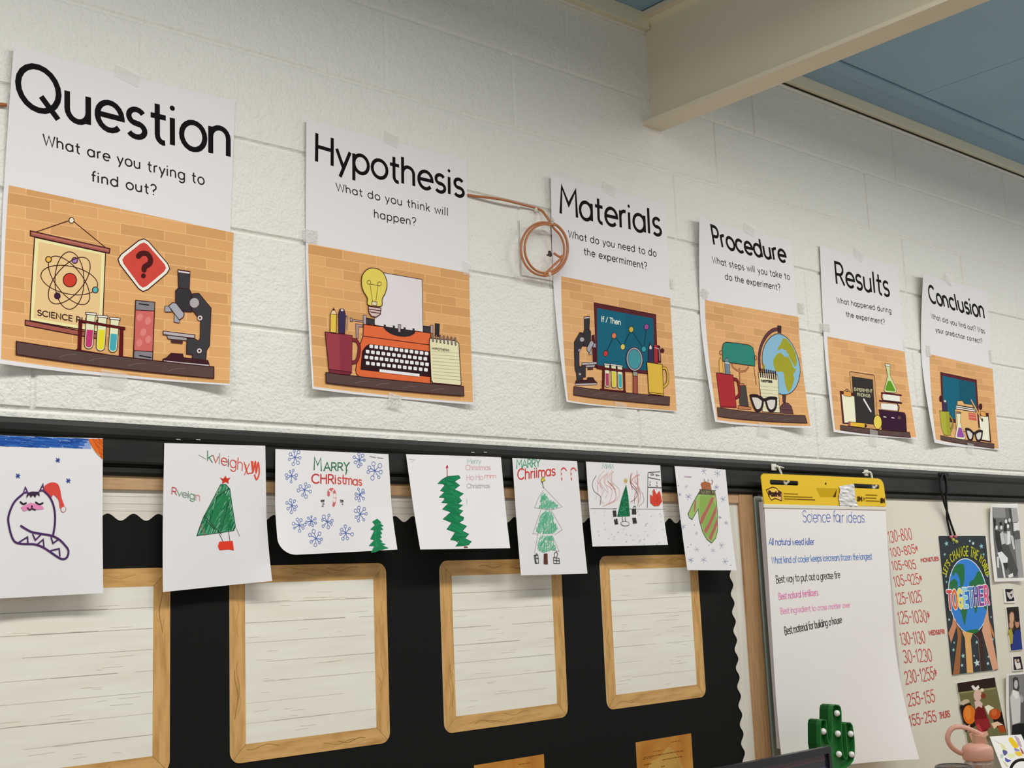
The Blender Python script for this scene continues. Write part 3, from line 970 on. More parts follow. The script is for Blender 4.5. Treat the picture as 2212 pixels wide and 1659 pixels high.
k.t('NOTES', '3a3632', (848, 1034), (990, 1046), (0, -22), (0, -22), 3)
for i in range(8):
    x, y = 835 + i * 28, 900 + i * 5
    k.s(K_, 5.5, [(x, y - 30), (x + 10, y + 70)])
glasses(k, '722 1218 800 1222 868 1262 856 1368 820 1404 778 1390 738 1300', '916 1262 995 1244 1040 1262 1032 1366 990 1410 946 1392 918 1320', 9)
k.s('2c1c20', 10, '715 1216 800 1220 880 1268 960 1246 1044 1250', True)
shelf(k, '290 1365 1412 1470 1440 1565 300 1480')
k.build('illustration', r)

# 5 results
s, r, k = poster('Results', 'science poster reading Results with slate board, clipboard, books and green flask', [(1771, 530), (1938, 574), (1982, 948), (1801, 933)], (.004, 0, .018, .018),
  [(1787, 726.8), (1954, 759.5), (1979.5, 945), (1804, 928)],
  ((1760, 520), 6.9125, (312, 640), (1116, 832), (-28, -322), (-26, -318), 9.8, 0),
  [('What happened during', (334, 925), (1145, 1083), (-14, -82), (-10, -82), 2.7), ('the experiment?', (470, 1130), (1046, 1252), (-10, -80), (-10, -80), 2.7)],
  [(1856, 551, .05, .040, .005, False, -.25), (1783, 707, .05, .026, .005, True, 0), (1955, 745, .024, .036, .005, False, 0), (1888, 945, .045, .05, .007, False, -.1)])
at(k, 1760, 720, 6.6375)
k.f('c89864', rounded([(497, 546), (855, 603), (910, 1370), (560, 1310)], 22), K_, 2.4); k.f('322e2c', '530 618 830 664 872 1312 574 1272', K_, 1)
k.t('EXPERIMENT', 'b4b08c', (560, 822), (822, 850), (0, -40), (0, -40), 2.6); k.t('FINDINGS', 'b4b08c', (605, 896), (792, 918), (0, -40), (0, -40), 2.6)
k.s('eeeae2', 7.5, '702 948 802 1118')
k.f('501e26', '360 830 560 860 592 1302 400 1292', K_, 2); k.f('e4e4c8', '385 875 562 905 588 1272 425 1282'); k.f('d89c4c', rounded([(412, 825), (520, 842), (522, 912), (410, 896)], 14), K_); k.s(K_, 2.4, '430 822 460 800 492 824', True); k.e(462, 830, 8, 10, 0, K_)
k.f('e8e4da', '945 1000 1182 1020 1186 1112 950 1088', K_, 1); k.s('3a1620', 6, '925 968 1240 1002'); k.s('3a1620', 5, '1180 1016 1206 1060 1192 1120', True)
k.f('e8e4da', '970 868 1215 895 1222 982 980 955', K_, 1); k.s('561620', 6, '955 855 1238 890'); k.s('561620', 5, '962 858 954 910 978 964', True); k.s('3a1620', 4.5, '975 962 1246 1000')
k.f('34182e', '915 1095 1180 1125 1285 1140 1302 1180 1316 1416 960 1376', K_, 2)
k.f('e8dcdc', '980 1188 1022 1196 1022 1210 984 1204'); k.f('e8dcdc', '1095 1203 1138 1210 1138 1222 1098 1216'); k.e(1208, 1212, 25, 22, 0, '6a4a4a')
k.f('c8d49c', '1012 440 1075 448 1077 600 1170 800 1164 845 1140 858 1010 845 990 820 1042 610', K_, 1.8); k.f('5e9424', '1045 680 1086 686 1150 815 1140 836 1020 822 1008 802'); k.f('e8e2d6', '1008 436 1077 446 1075 474 1010 464', K_, 1.6)
k.f('dcb43a', '480 1268 720 1290 745 1330 715 1356 480 1326', K_, 1.8); k.f('9a5460', '478 1268 512 1271 507 1327 474 1323'); k.f('3a1c1c', '712 1290 748 1330 710 1356')
k.f('c89864', '745 1330 870 1345 880 1378 735 1356')
k.e(898, 1275, 58, 102, -4, 'e0ca58', K_, 2.2)
shelf(k, '365 1318 1355 1420 1372 1494 365 1386')
k.build('illustration', r)

# 6 conclusion
s, r, k = poster('Conclusion', 'science poster reading Conclusion with teal board, folder, purple flask and lime mug', [(1995, 588), (2131, 628), (2160, 972), (2019, 956)], (.030, 0, .028, .006),
  [(2008, 765), (2144, 796.6), (2157, 969), (2021.5, 949)],
  ((1970, 580), 8.293, (318, 588), (1304, 894), (-42, -300), (-38, -300), 10.4, 0),
  [('What did you find out? Was', (350, 892), (1306, 1166), (-16, -92), (-12, -92), 2.8), ('your prediction correct?', (428, 1135), (1262, 1345), (-12, -90), (-10, -86), 2.8)],
  [(2051, 603, .055, .034, .01, False, -.3), (2006, 758, .03, .04, .006, True, 0), (2141, 770, .024, .05, .005, True, 0), (2097, 968, .045, .034, .007, False, -.1)])
at(k, 1990, 750, 6.914)
k.f('54202a', '285 373 825 490 872 1200 322 1090', K_, 2); k.e(290, 772, 24, 52, 0, '44161c'); k.e(884, 890, 28, 50, 0, '44161c')
k.f('146078', '316 425 800 530 842 1140 338 1040'); k.f('125468', '560 480 800 530 842 1140 580 1088')
k.f('38304e', '315 850 350 788 386 842 390 962 318 952', K_, 1.4); k.f('d8d0c8', '338 800 352 786 368 806 366 826 340 820')
k.s(K_, 11, '418 1020 462 1080 468 1160 438 1250', True); k.s('948c38', 7.5, '418 1020 462 1080 468 1160 438 1250', True)
k.f('a8a83a', '270 950 415 966 440 1322 335 1310 300 1200', K_, 2); k.f('9a9a30', '360 960 415 966 440 1322 390 1316')
k.f('dcb076', '540 800 612 800 640 846 760 860 802 950 832 972 862 1290 700 1262 520 1250 505 925 530 905', K_, 2)
k.s(K_, 6, '522 868 800 916'); k.s('eee8dc', 3.4, '522 880 800 928'); k.s(K_, 3, '520 892 800 940'); k.s('eee8dc', 3.4, '518 906 806 954'); k.s(K_, 3, '516 922 816 970')
k.f('c8604e', '700 975 816 990 826 1102 710 1080'); k.s('e0a08c', 2, '708 1000 818 1016'); k.s('e0a08c', 2, '710 1040 820 1058')
k.f('4a1a22', '866 1000 1000 985 1042 1422 890 1392', K_, 2.4); k.f('e6e6ce', '858 1028 996 1040 1022 1398 898 1380'); k.f('d89c4c', rounded([(878, 955), (956, 966), (966, 1042), (888, 1024)], 14), K_)
k.s(K_, 10, '748 800 905 1092'); k.s('deaa66', 7.4, '748 800 900 1080'); k.f('3a2c2a', '885 1070 918 1062 922 1118'); k.s('c49c9c', 7.4, '744 792 752 808')
k.f('dce0c0', '525 965 586 970 580 1130 656 1350 640 1386 510 1360 505 1330 536 1150', K_, 1.8); k.f('9450a0', '556 1200 596 1204 640 1330 630 1350 532 1340 530 1310'); k.s(K_, 2.6, '522 970 588 976'); k.s(K_, 2.6, '524 988 588 994')
glasses(k, '666 1228 720 1234 768 1284 760 1366 726 1390 692 1340', '806 1284 858 1254 904 1262 890 1368 852 1400 822 1370', 9)
k.s('2c1c20', 10, '660 1226 715 1232 785 1286 855 1254 908 1258', True)
shelf(k, '285 1318 1085 1445 1085 1512 290 1382')
k.build('illustration', r)

# ---------------------------------------------------------------- children's drawings hanging from the rail
M_SHEET = mat('drawing_paper', 'dcdadb', rough=0.6, spec=0.2)
def rcorner(c):
    def g(u, w):
        if u < c and w < c:
            p, q = 1 - u / c, 1 - w / c
            return c * (1 - p * math.sqrt(1 - q * q / 2)), c * (1 - q * math.sqrt(1 - p * p / 2))
        return u, w
    return g
def drawing(label, quad, frame, lifts=(0, 0, 0, 0), swing=0.0, outline=None):
    s = Sheet(quad, .0325, *lifts, swing=swing)
    c = s.xz(.5, 1)
    root = thing('drawing', label, 'drawing', (c[0], -.0325, c[1]), "children's drawings on the black rail")
    s.paper('paper', M_SHEET, root, 26, 32, outline=outline)
    return root, Ink(s, *frame)
def scrib(k, mt, w, poly, n, ang, var=.25, ln=1.0):
    """felt pen hatching inside a polygon"""
    p = nums(poly)
    x0, x1 = min(a[0] for a in p), max(a[0] for a in p)
    y0, y1 = min(a[1] for a in p), max(a[1] for a in p)
    def inside(x, y):
        c = False
        for i in range(len(p)):
            (xa, ya), (xb, yb) = p[i - 1], p[i]
            if (ya > y) != (yb > y) and x < (xb - xa) * (y - ya) / (yb - ya) + xa:
                c = not c
        return c
    done = 0
    k.lock = True
    for _ in range(n * 20):
        x, y = random.uniform(x0, x1), random.uniform(y0, y1)
        if not inside(x, y): continue
        a = math.radians(ang) + random.uniform(-var, var)
        l = ln * random.uniform(.5, 1) * (x1 - x0) * .3
        q = [(x + t * l * math.cos(a), y + t * l * math.sin(a)) for t in (-1, -.5, 0, .5, 1)]
        q = [b for b in q if inside(*b)]
        if len(q) > 1:
            k.s(mt, w, q)
            done += 1
        if done >= n: break
    k.lock = False
    k.e0 += 6e-5
def flake(k, mt, cx, cy, r, w=1.0, n=7, loops=True):
    a0 = random.uniform(0, 1)
    k.lock = True
    for i in range(n):
        a = a0 + 2 * math.pi * i / n + random.uniform(-.2, .2)
        l = r * random.uniform(.55, .8)
        x, y = cx + l * .85 * math.cos(a), cy + l * math.sin(a)
        k.s(mt, w, [(cx, cy), (x, y)])
        if loops:
            q = r * random.uniform(.17, .27)
            k.e(x + q * math.cos(a), y + q * math.sin(a), q * .85, q, 0, None, mt, w * .8, 9)
    k.lock = False
    k.e0 += 3e-5

# cat in a red hat
r, k = drawing("child's drawing of a purple outlined cat with a red Santa hat", [(-25, 941), (222, 947), (223, 1281), (-24, 1294)], (0, 900, 3.77), (0, 0, .004, .004), .008)
k.f('8aa0cc', '-90 150 725 178 745 265 -90 235')
for i in range(170):
    k.lock = i % 9 != 0
    x, t = random.uniform(-80, 640), random.uniform(0.04, .97)
    l = random.uniform(40, 130)
    y = lambda xx: 152 + (xx + 90) * .034 + t * 84
    k.s(random.choice(['24509c', '24509c', '1e4690', '3a6ab4', '2c5caa']), random.uniform(1.3, 3.0), [(x, y(x) - 2), (x + l * .5, y(x + l * .5) + random.uniform(-2, 3)), (min(x + l, 738), y(min(x + l, 738)) + 3)])
k.lock = False
k.f('d8692a', '722 180 836 180 838 345 800 308 762 258'); scrib(k, 'b8521c', 1.6, '722 180 836 180 838 345 800 308 762 258', 14, 60); k.s('f0c8a4', 1.6, '745 235 772 280 812 318', True); k.s('c46028', 1.4, '722 182 745 235 790 300 838 347', True)
for x, y in ((145, 483), (470, 355), (555, 522)):
    for dx, dy in ((12, 16), (16, -4), (-8, 16)):
        k.s('2c3c8c', 1.6, [(x - dx, y - dy), (x + dx, y + dy)])
Pp = '4a2c5c'
k.f('d04840', '360 570 390 545 430 535 470 550 490 600 500 660 522 730 500 748 485 740 475 680 440 640 428 640 420 655 400 650 365 610', None, sm=True)
k.e(515, 755, 20, 23, 20, 'd8d6d6', 'b8706c', 1.2)
k.s(Pp, 3.6, '185 630 120 690 84 760 66 830 74 900 96 980 125 1022 180 1036 280 1040 350 1065 420 1110 480 1150 520 1160 548 1138 555 1090 530 1050 480 1000 420 970 340 955 260 940 210 915 170 890', True)
k.s(Pp, 3.6, '355 605 400 650 430 710 446 790 445 880 430 970', True)
k.f('563868', '180 632 205 562 232 622'); k.f('563868', '312 612 350 538 362 608'); k.f('d8d6d6', '196 610 204 594 212 608'); k.f('d8d6d6', '334 592 344 576 350 594')
k.f('3e2c42', '226 618 260 610 318 612 322 650 298 632 286 660 266 640 250 660 236 636 213 666 216 640')
k.s('2a1c2c', 3, '165 695 188 712 210 704', True); k.s('2a1c2c', 3, '290 698 318 714 346 704', True)
k.f('dc86b2', '168 738 250 700 348 732 356 752 300 758 258 744 192 772'); k.e(258, 733, 8, 12, 0, '4a2240'); k.s('4a2240', 2.6, '222 744 240 760 258 750 284 760', True)
for p in ('155 1022 222 980 226 1034', '265 958 286 1006 330 962', '298 1044 350 1000 356 1060', '415 985 430 1032 470 1002', '410 1092 480 1075 486 1134'):
    k.s(Pp, 2.6, p)
k.build('crayon_picture', r)

# green tree with red pot
r, k = drawing("child's drawing of a scribbled green tree in a red pot with multicolour letters above", [(355, 957), (573, 963), (588, 1255), (352, 1279)], (340, 930, 4.484), (0, 0, .006, .018), .0)
T_ = '612 522 660 520 702 565 720 700 756 930 740 970 600 992 380 1020 440 850 530 680'
k.f('4e946e', T_)
scrib(k, '1c6a40', 1.8, T_, 90, 118, .2, 1.0); scrib(k, '9cc4ac', 1.0, T_, 26, 118, .3, .5); scrib(k, '2a7a4c', 2.4, '600 600 690 600 700 900 600 960 500 960 540 760', 60, 115, .2, 1.2)
k.s('2e4436', 1.2, T_, cl=True)
for p in ('450 822 620 1006', '466 870 560 960', '690 700 640 880 610 980', '600 1002 640 1086', '690 985 702 1076', '560 660 690 560'):
    k.s('2c3430', 1.2, p)
k.s('b05a54', 1.2, '420 912 460 1018'); k.s('8c7a78', 1, '760 940 796 1024')
k.f('c23624', '604 456 640 468 658 436 672 464 708 456 686 486 690 516 658 498 626 518 628 486')
k.f('d83e2c', '600 1076 728 1068 740 1162 690 1152 602 1160 584 1122')
k.t('kvleighy', ['3c7a5a', 'c05048', '9a9a96', 'c8443c', '4a5a50', 'cc4c42', 'd05a4e', 'd2553f'], (480, 292), (880, 400), (0, -95), (10, -120), 1.8, jig=.05)
k.s('cf4a34', 2.2, '850 330 872 418 920 410 925 300', False); k.s('d84a30', 3, '912 300 925 400 948 300 955 410 975 310 985 410 960 475 940 430', True); k.s('a09c98', 1, '400 236 470 276')
k.t('Rveign', ['b85048', '6a9a7c', '8a9a90', '5c8a70', '6a9474', 'cc8a86'], (132, 612), (412, 682), (4, -66), (4, -76), 1.6, jig=.04)
k.build('crayon_picture', r)

# snowflakes and candy cane
r, k = drawing("child's drawing reading Marry Christmas among blue snowflakes with a candy cane", [(595, 970), (839, 981), (858.5, 1187), (603, 1200)], (580, 950, 6.143), (0, 0, .016, .012), .022, rcorner(.16))
k.t('M', '2c6a44', (598, 398), (702, 412), (0, -168), (0, -168), 2.8); k.t('ARRY', '2c6a44', (732, 412), (1062, 404), (0, -110), (6, -100), 2.8, sp=.05, jig=.03); k.s('2c6a44', 2.6, '1040 400 1026 458')
k.t('CHRi', 'bc3c3c', (570, 576), (896, 580), (0, -118), (0, -112), 3.2, sp=.06, jig=.03); k.t('stmas', 'c85048', (914, 580), (1236, 604), (0, -128), (0, -108), 2.8, sp=.06, jig=.03)
for x, y, q in ((350, 235, 92), (305, 480, 84), (478, 665, 90), (310, 870, 90), (405, 1132, 84), (568, 1076, 74), (780, 1085, 88), (628, 1308, 100), (1025, 1235, 96), (1216, 985, 96), (1214, 725, 80), (1205, 265, 84), (1410, 410, 112)):
    flake(k, '4a66ac', x, y, q, 1.25)
k.s('c86464', 6, '795 732 800 684 838 656 872 690 880 760 872 830 862 868', True)
for p in ('812 676 826 664', '860 676 868 694', '878 730 876 752', '874 790 868 812'):
    k.s('ead8d6', 6, p)
for p in ('695 805 735 800 732 822 700 820 698 806', '715 850 735 852', '708 880 725 878', '950 800 988 806 984 826 952 822', '975 850 984 858'):
    k.s('3c4440', 1.8, p)
k.f('1e7a4c', '1440 1047 1500 1100 1470 1100 1526 1145 1490 1150 1520 1195 1480 1195 1506 1245 1480 1260 1502 1300 1470 1310 1512 1352 1480 1360 1556 1386 1510 1400 1592 1436 1480 1465 1420 1490 1355 1502 1400 1410 1328 1406 1400 1330 1348 1316 1400 1200 1348 1190 1410 1130 1374 1086')
scrib(k, '2c8c5a', 2, '1400 1100 1480 1100 1480 1400 1400 1450', 16, 95, .4, 1)
k.s('8c8c8c', 1.2, '1340 218 1420 236'); k.s('8c8c8c', 1.2, '1440 236 1520 246')
k.build('crayon_picture', r)

# slim zigzag tree
r, k = drawing("child's drawing of a slim zigzag green tree with faint writing at upper right", [(877, 981), (1082, 987.5), (1102, 1184), (908, 1187)], (860, 960, 5.267), (0, 0, .004, .004), .045)
Tz = '560 365 690 355 706 380 640 420 698 465 640 512 742 560 690 600 722 640 680 680 736 690 680 735 736 755 690 805 746 830 740 860 690 890 778 930 730 985 802 1020 760 1070 832 1105 800 1142 760 1150 655 1160 700 1100 595 1085 650 1000 555 965 610 890 512 850 600 770 505 738 570 670 495 662 540 610 465 602 530 542 480 527 540 452 450 446 500 400'
k.f('1e8052', Tz); scrib(k, '177046', 2.4, Tz, 70, 20, .5, .8); k.s('1a5c3a', 1.6, Tz, cl=True)
k.s('9c2c34', 2.2, '555 250 558 366'); k.f('a83a40', '540 262 562 228 570 266 552 276'); k.f('7a4a3c', '750 1158 784 1158 796 1178 748 1180')
for t, c, A, B, h in (('Merry', 'a4bcb0', (785, 222), (940, 214), 56), ('Christmas', 'd2a6a4', (765, 292), (1052, 290), 56), ('Ho Ho', 'd0acb4', (775, 408), (965, 400), 62), ('mm', 'd89c9a', (980, 385), (1112, 384), 50), ('Christmas', 'b0b4b0', (780, 498), (1042, 492), 48)):
    k.t(t, c, A, B, (0, -h), (0, -h), 1.5, jig=.04)
k.s('c0c0c0', 1.6, '780 620 784 680'); k.s('b8bcc2', 1, '120 165 190 175 140 205')
k.build('crayon_picture', r)

# tall outlined tree
r, k = drawing("child's drawing reading Marry Chrismas over a tall scribbled three tier tree", [(1106.5, 987), (1246.5, 995.5), (1269, 1239), (1125.5, 1243)], (860, 960, 5.267), (0, 0, .003, .003), .022)
k.t('MARRY', '5c9c7c', (1345, 276), (1612, 250), (0, -100), (0, -80), 3.2, jig=.03)
k.t('Chriimas', 'c8403e', (1358, 404), (1786, 350), (0, -118), (0, -108), 3.6, sp=.05, jig=.03)
for x in (1852, 1962):
    k.s('c85a58', 4, [(x + 10, 402), (x + 6, 340), (x + 6, 290), (x + 34, 268), (x + 62, 296)], True); k.s('e8d0cc', 4, [(x + 8, 372), (x + 7, 356)]); k.s('e8d0cc', 4, [(x + 6, 318), (x + 6, 304)])
for p in ('1655 490 1865 710 1740 746 1690 742 1552 720 1600 600 1655 520', '1745 758 1866 970 1780 1030', '1625 742 1572 900 1530 1015 1592 1022', '1755 1040 1832 1216 1740 1200', '1590 1022 1552 1240'):
    k.s('8c928c', 1.1, p)
for poly, n in (('1655 530 1720 620 1850 705 1740 740 1600 730 1620 600', 70), ('1640 750 1740 760 1820 960 1760 1020 1600 1020 1560 980', 120), ('1610 1030 1750 1040 1800 1200 1650 1230 1580 1200', 80)):
    scrib(k, '76b898', 2.0, poly, n, 115, .7, .6); scrib(k, '4ea47c', 1.6, poly, n // 3, 110, .6, .5)
k.s('1c2420', 1.8, '1636 420 1652 494'); k.f('d8c43c', rounded([(1650, 366), (1672, 408), (1630, 432), (1626, 400)], 6), '3a3820', 1.4)
k.f('5a3830', '1655 1242 1697 1240 1701 1366 1654 1362')
for p in ('1545 1262 1588 1258 1598 1350 1560 1356 1545 1262', '1552 1300 1596 1296', '1560 1262 1575 1240 1585 1262', '1765 1286 1830 1296 1836 1356 1768 1352 1765 1286', '1768 1316 1832 1326', '1780 1286 1774 1240 1800 1220 1815 1250 1798 1290', '1800 1300 1802 1352'):
    k.s('2e3430', 1.6, p)
scrib(k, '2e3430', 1.4, '1552 1262 1586 1260 1594 1350 1562 1352', 10, 70, .8, 1.4)
k.build('crayon_picture', r)

# room with fireplace
r, k = drawing("child's drawing of a room with a dark green tree, red curtains and a fireplace flame", [(1265.5, 994.5), (1426, 1002.5), (1443, 1177), (1280, 1180.5)], (1250, 970, 5.722), (0, 0, .003, .010), .016)
for i in range(3):
    k.s('6aa088', 1.6, [(290 + i * 48, 245), (300 + i * 48, 178), (318 + i * 44, 236), (332 + i * 44, 186), (346 + i * 42, 238)])
random.seed(21)
for i in range(13):
    x = 200 + i * 19
    j_ = lambda a=30: random.uniform(-a, a)
    k.s(random.choice(['c87872', 'd8aaa4', 'b86860', 'd4b8b2']), random.uniform(.7, 2.2), [(x + 50 + j_(60), 290 + j_()), (x - 10 + j_(), 390 + j_()), (x + 40 + j_(60), 510 + j_()), (x + 30 + j_(40), 620 + j_()), (250 + (x - 200) * .4 + j_(40), 690 + j_(20))][random.choice([0, 0, 1]):random.choice([3, 4, 5])], True)
for i in range(7):
    x = 610 + i * 24
    k.s(random.choice(['c87872', 'd09690', 'b86860', 'c4a09a']), random.uniform(1, 2), [(x * .4 + 420 + j_(60), 290 + j_()), (x * .5 + 320 + j_(40), 375 + j_()), (x * .5 + 380 + j_(40), 480 + j_()), (x * .4 + 450 + j_(40), 570 + j_()), (x * .4 + 440 + j_(40), 690 + j_(20))][random.choice([0, 0, 1]):random.choice([3, 4, 5])], True)
k.s('5a3c38', 1.3, '215 330 170 420 190 520 270 590 262 690', True); k.s('5a3c38', 1.3, '640 350 640 430 720 540 700 610 640 655', True); k.s('a08880', 1.2, '780 530 806 640 740 710', True)
k.s('6c706c', 1.2, '145 736 470 738'); k.s('6c706c', 1.2, '620 740 1075 742')
k.f('1e7048', '585 440 600 520 615 620 632 830 475 838 500 720 530 600'); scrib(k, '145a38', 2, '585 440 600 520 615 620 632 830 475 838 500 720 530 600', 40, 60, 1.2, .5); scrib(k, '5aa07e', 1.4, '585 540 615 620 625 820 500 820 530 640', 12, 60, 1, .3)
for a in range(4):
    k.s('c8a83c', 1.6, [(580 - 26 * math.cos(a * .8), 392 - 34 * math.sin(a * .8)), (580 + 26 * math.cos(a * .8), 392 + 34 * math.sin(a * .8))])
for p in ('418 760 460 758 466 835 426 838', '434 870 474 858 486 930 446 934', '655 740 706 735 710 808 657 808', '660 850 705 848 719 918 670 922'):
    k.f('3a3636', p)
for p in ('430 740 455 735', '670 735 680 705 700 708 694 735', '534 840 544 895', '570 840 578 895', '855 295 846 725', '860 288 1004 280', '855 350 1004 380', '854 470 1022 480', '880 395 882 425', '872 440 890 446', '962 405 964 430', '955 452 976 458'):
    k.s('444644', 1.6, p)
k.e(570, 922, 52, 28, 5, 'dcdadb', '444644', 1.4)
scrib(k, '444644', 1.2, '875 300 930 300 930 325 885 330', 8, 30, 1, .8); scrib(k, '444644', 1.2, '950 305 1000 305 1000 330 955 335', 8, 30, 1, .8)
k.f('cc4434', '880 560 915 592 912 520 926 488 958 560 996 515 1012 572 1026 650 990 702 930 706 882 662'); scrib(k, 'b0382c', 2, '890 570 1010 570 1010 680 900 680', 12, 80, .5, .6)
for _ in range(46):
    x, y = random.uniform(160, 1080), random.uniform(765, 1180)
    a = random.uniform(0, 3.1)
    k.s(random.choice(['a0a4aa', '8a8e96', 'b4b6ba']), 1.2, [(x - 6 * math.cos(a), y - 6 * math.sin(a)), (x + 6 * math.cos(a), y + 6 * math.sin(a))])
k.build('crayon_picture', r)

# striped mitten
r, k = drawing("child's drawing of a green and red striped mitten on a snowy sheet", [(1457, 1005), (1567, 1014.5), (1591, 1232), (1485, 1231.5)], (1250, 970, 5.722), (0, 0, .004, .004), .024)
for x, y in ((1330, 465), (1292, 960), (1455, 1040), (1462, 1240), (1545, 1370), (1660, 1255), (1765, 1190), (1812, 1390), (1822, 912), (1782, 620), (1358, 590), (1716, 300), (1546, 272), (1700, 470), (1745, 845), (1385, 1370), (1250, 560)):
    flake(k, random.choice(['8c92a8', '7c82a6', 'a0a4b4']), x, y, random.uniform(34, 66), 1.1, 6, False)
for x, y in ((1230, 452), (1385, 1182), (1880, 1435), (1430, 940), (1610, 1190), (1350, 1210)):
    k.e(x, y, 5, 6, 0, '7c8088')
k.f('98b26a', '1495 520 1590 505 1680 518 1702 650 1712 780 1716 1000 1692 1100 1640 1162 1580 1112 1530 1020 1490 880 1475 740 1400 872 1350 800 1420 650', None)
k.f('86a654', '1500 580 1640 570 1690 700 1700 980 1640 1130 1560 1060 1510 880 1490 720')
for p in ('1640 598 1674 596 1640 680 1570 820 1520 925 1498 915 1506 850 1570 740', '1694 700 1702 770 1620 960 1572 1045 1545 1008 1610 900', '1708 850 1712 935 1630 1132 1606 1100 1650 1000', '1430 640 1450 640 1440 760 1420 780'):
    k.f('b0605e', p)
k.s('3e4234', 1.8, '1495 520 1420 650 1350 800 1362 845 1400 872 1440 800 1475 740 1490 880 1530 1020 1580 1112 1640 1162 1692 1100 1716 1000 1712 780 1702 650 1680 518')
k.f('5a5640', '1502 505 1680 512 1682 572 1476 560'); scrib(k, '9c967c', 1.2, '1500 505 1680 512 1680 570 1480 560', 16, 70, 1, .5); k.s('3a3a30', 1.6, '1490 500 1692 514')
k.f('a2643e', '1515 415 1562 400 1625 420 1640 502 1520 496'); k.e(1520, 440, 12, 22, 0, 'a2643e')
for p in ('1548 372 1556 402', '1600 376 1602 402', '1640 382 1656 400 1640 440'):
    k.s('8a5a50', 1.8, p)
k.s('b8a4b4', 3, '1310 340 1390 345')
k.build('crayon_picture', r)
random.seed(11)

# ---------------------------------------------------------------- wood-framed shiplap cards and old documents on the black paper
def grain(name, stretch):
    return mat(name, 'cfa366', rough=0.5, vary=(5, 'a87a40', .42, .80, stretch), bump=[(60, .0004, .3)])
M_GH, M_GV = grain('honey_wood_level', (2.2, 1, 16)), grain('honey_wood_upright', (16, 1, 2.2))
M_CARD = mat('shiplap_card', 'eae3d6', rough=0.55, vary=(4, 'dfd7ca', .35, .75, (1, 1, 12)))
CS, CB, RAD = 0.381, 0.0345, 0.022
def card(x0, z0, label, seed):
    rnd = random.Random(seed)
    x1, z1 = x0 + CS, z0 + CS
    root = thing('framed_card', label, 'card', (x0 + CS / 2, -.006, z0), 'wood-bordered shiplap cards')
    cr = lambda cx, cz, a0: [(cx + RAD * math.cos(math.radians(a0 + a)), cz + RAD * math.sin(math.radians(a0 + a))) for a in range(0, 91, 15)]
    bl, br, tr, tl = cr(x0 + RAD, z0 + RAD, 180), cr(x1 - RAD, z0 + RAD, 270), cr(x1 - RAD, z1 - RAD, 0), cr(x0 + RAD, z1 - RAD, 90)
    MB().prism(bl + br + tr + tl, -.0072, -.0064).build('card_stock', M_CARD, root)
    fl = Flat(.0072)
    i0, i1, k0, k1 = x0 + CB, x1 - CB, z0 + CB, z1 - CB
    for mt, pts in ((M_GH, bl[3:] + br[:4] + [(i1, k0), (i0, k0)]), (M_GV, br[3:] + tr[:4] + [(i1, k1), (i1, k0)]), (M_GH, tr[3:] + tl[:4] + [(i0, k1), (i1, k1)]), (M_GV, tl[3:] + bl[:4] + [(i0, k0), (i0, k1)])):
        q = Ink(fl, base=.00015)
        q.tris(pts, mt)
        # knots, mitre lines and a few dark grain streaks
        up = mt is M_GV
        xa, xb = min(p[0] for p in pts), max(p[0] for p in pts)
        za, zb = min(p[1] for p in pts), max(p[1] for p in pts)
        for _ in range(4):
            t, l, o = rnd.uniform(.15, .85), rnd.uniform(.03, .10), rnd.uniform(.25, .75)
            L = (zb - za) if up else (xb - xa)
            c = t * L
            pp = []
            for j in range(7):
                a = max(.03, min(L - .03, c + (j / 6 - .5) * l))
                b = (o + .10 * math.sin(j * 1.1 + seed + t * 9)) * CB
                pp.append((xa + b, za + a) if up else (xa + a, za + b))
            q.ribbon(spline(pp, n=3), rnd.uniform(.0005, .0013), ink(rnd.choice(['a07a44', 'ac8650', '8e6838'])))
        q.ribbon([pts[-1], pts[len(pts) - 1 - 9 + 0] if False else pts[0]], .0008, ink('8c6a38'))
        q.build('wood_border', root)
    q = Ink(fl, base=.0003)
    n = 8
    for i in range(1, n):
        z = k0 + (k1 - k0) * i / n
        a = i0
        while a < i1:
            l = rnd.uniform(.03, .14)
            c = rnd.choice(['d6cfc2', 'd2cbbe', 'cac3b6', 'd8d1c4', 'b0aa9e'])
            if rnd.random() > .22: q.ribbon([(a, z), (min(a + l, i1), z)], rnd.choice([.0006, .0009, .0012]), ink(c), cap=False)
            a += l
    for _ in range(26):
        a, z, l = rnd.uniform(i0, i1 - .05), rnd.uniform(k0 + .01, k1 - .01), rnd.uniform(.008, .05)
        q.ribbon([(a, z), (a + l, z + rnd.uniform(-.001, .001))], .0006, ink(rnd.choice(['dcd5c8', 'd8d1c4', 'e0d9cc'])), cap=False)
    q.build('plank_pattern', root)
a = px(368, 1290, -.0075)
card(a.x - CS, 1.361, 'wood-bordered shiplap card half out of view below the cat drawing', 1)
a = px(497, 1640, -.0075)
card(a.x, 1.361, 'wood-bordered shiplap card below the Marry Christmas snowflake drawing', 2)
a = px(960, 1575, -.0075)
card(a.x, 1.363, 'wood-bordered shiplap card below the slim zigzag tree drawing', 3)
a = px(1311, 1520, -.0075)
card(a.x, 1.366, 'smallest-looking wood-bordered shiplap card, partly behind the mitten drawing', 4)

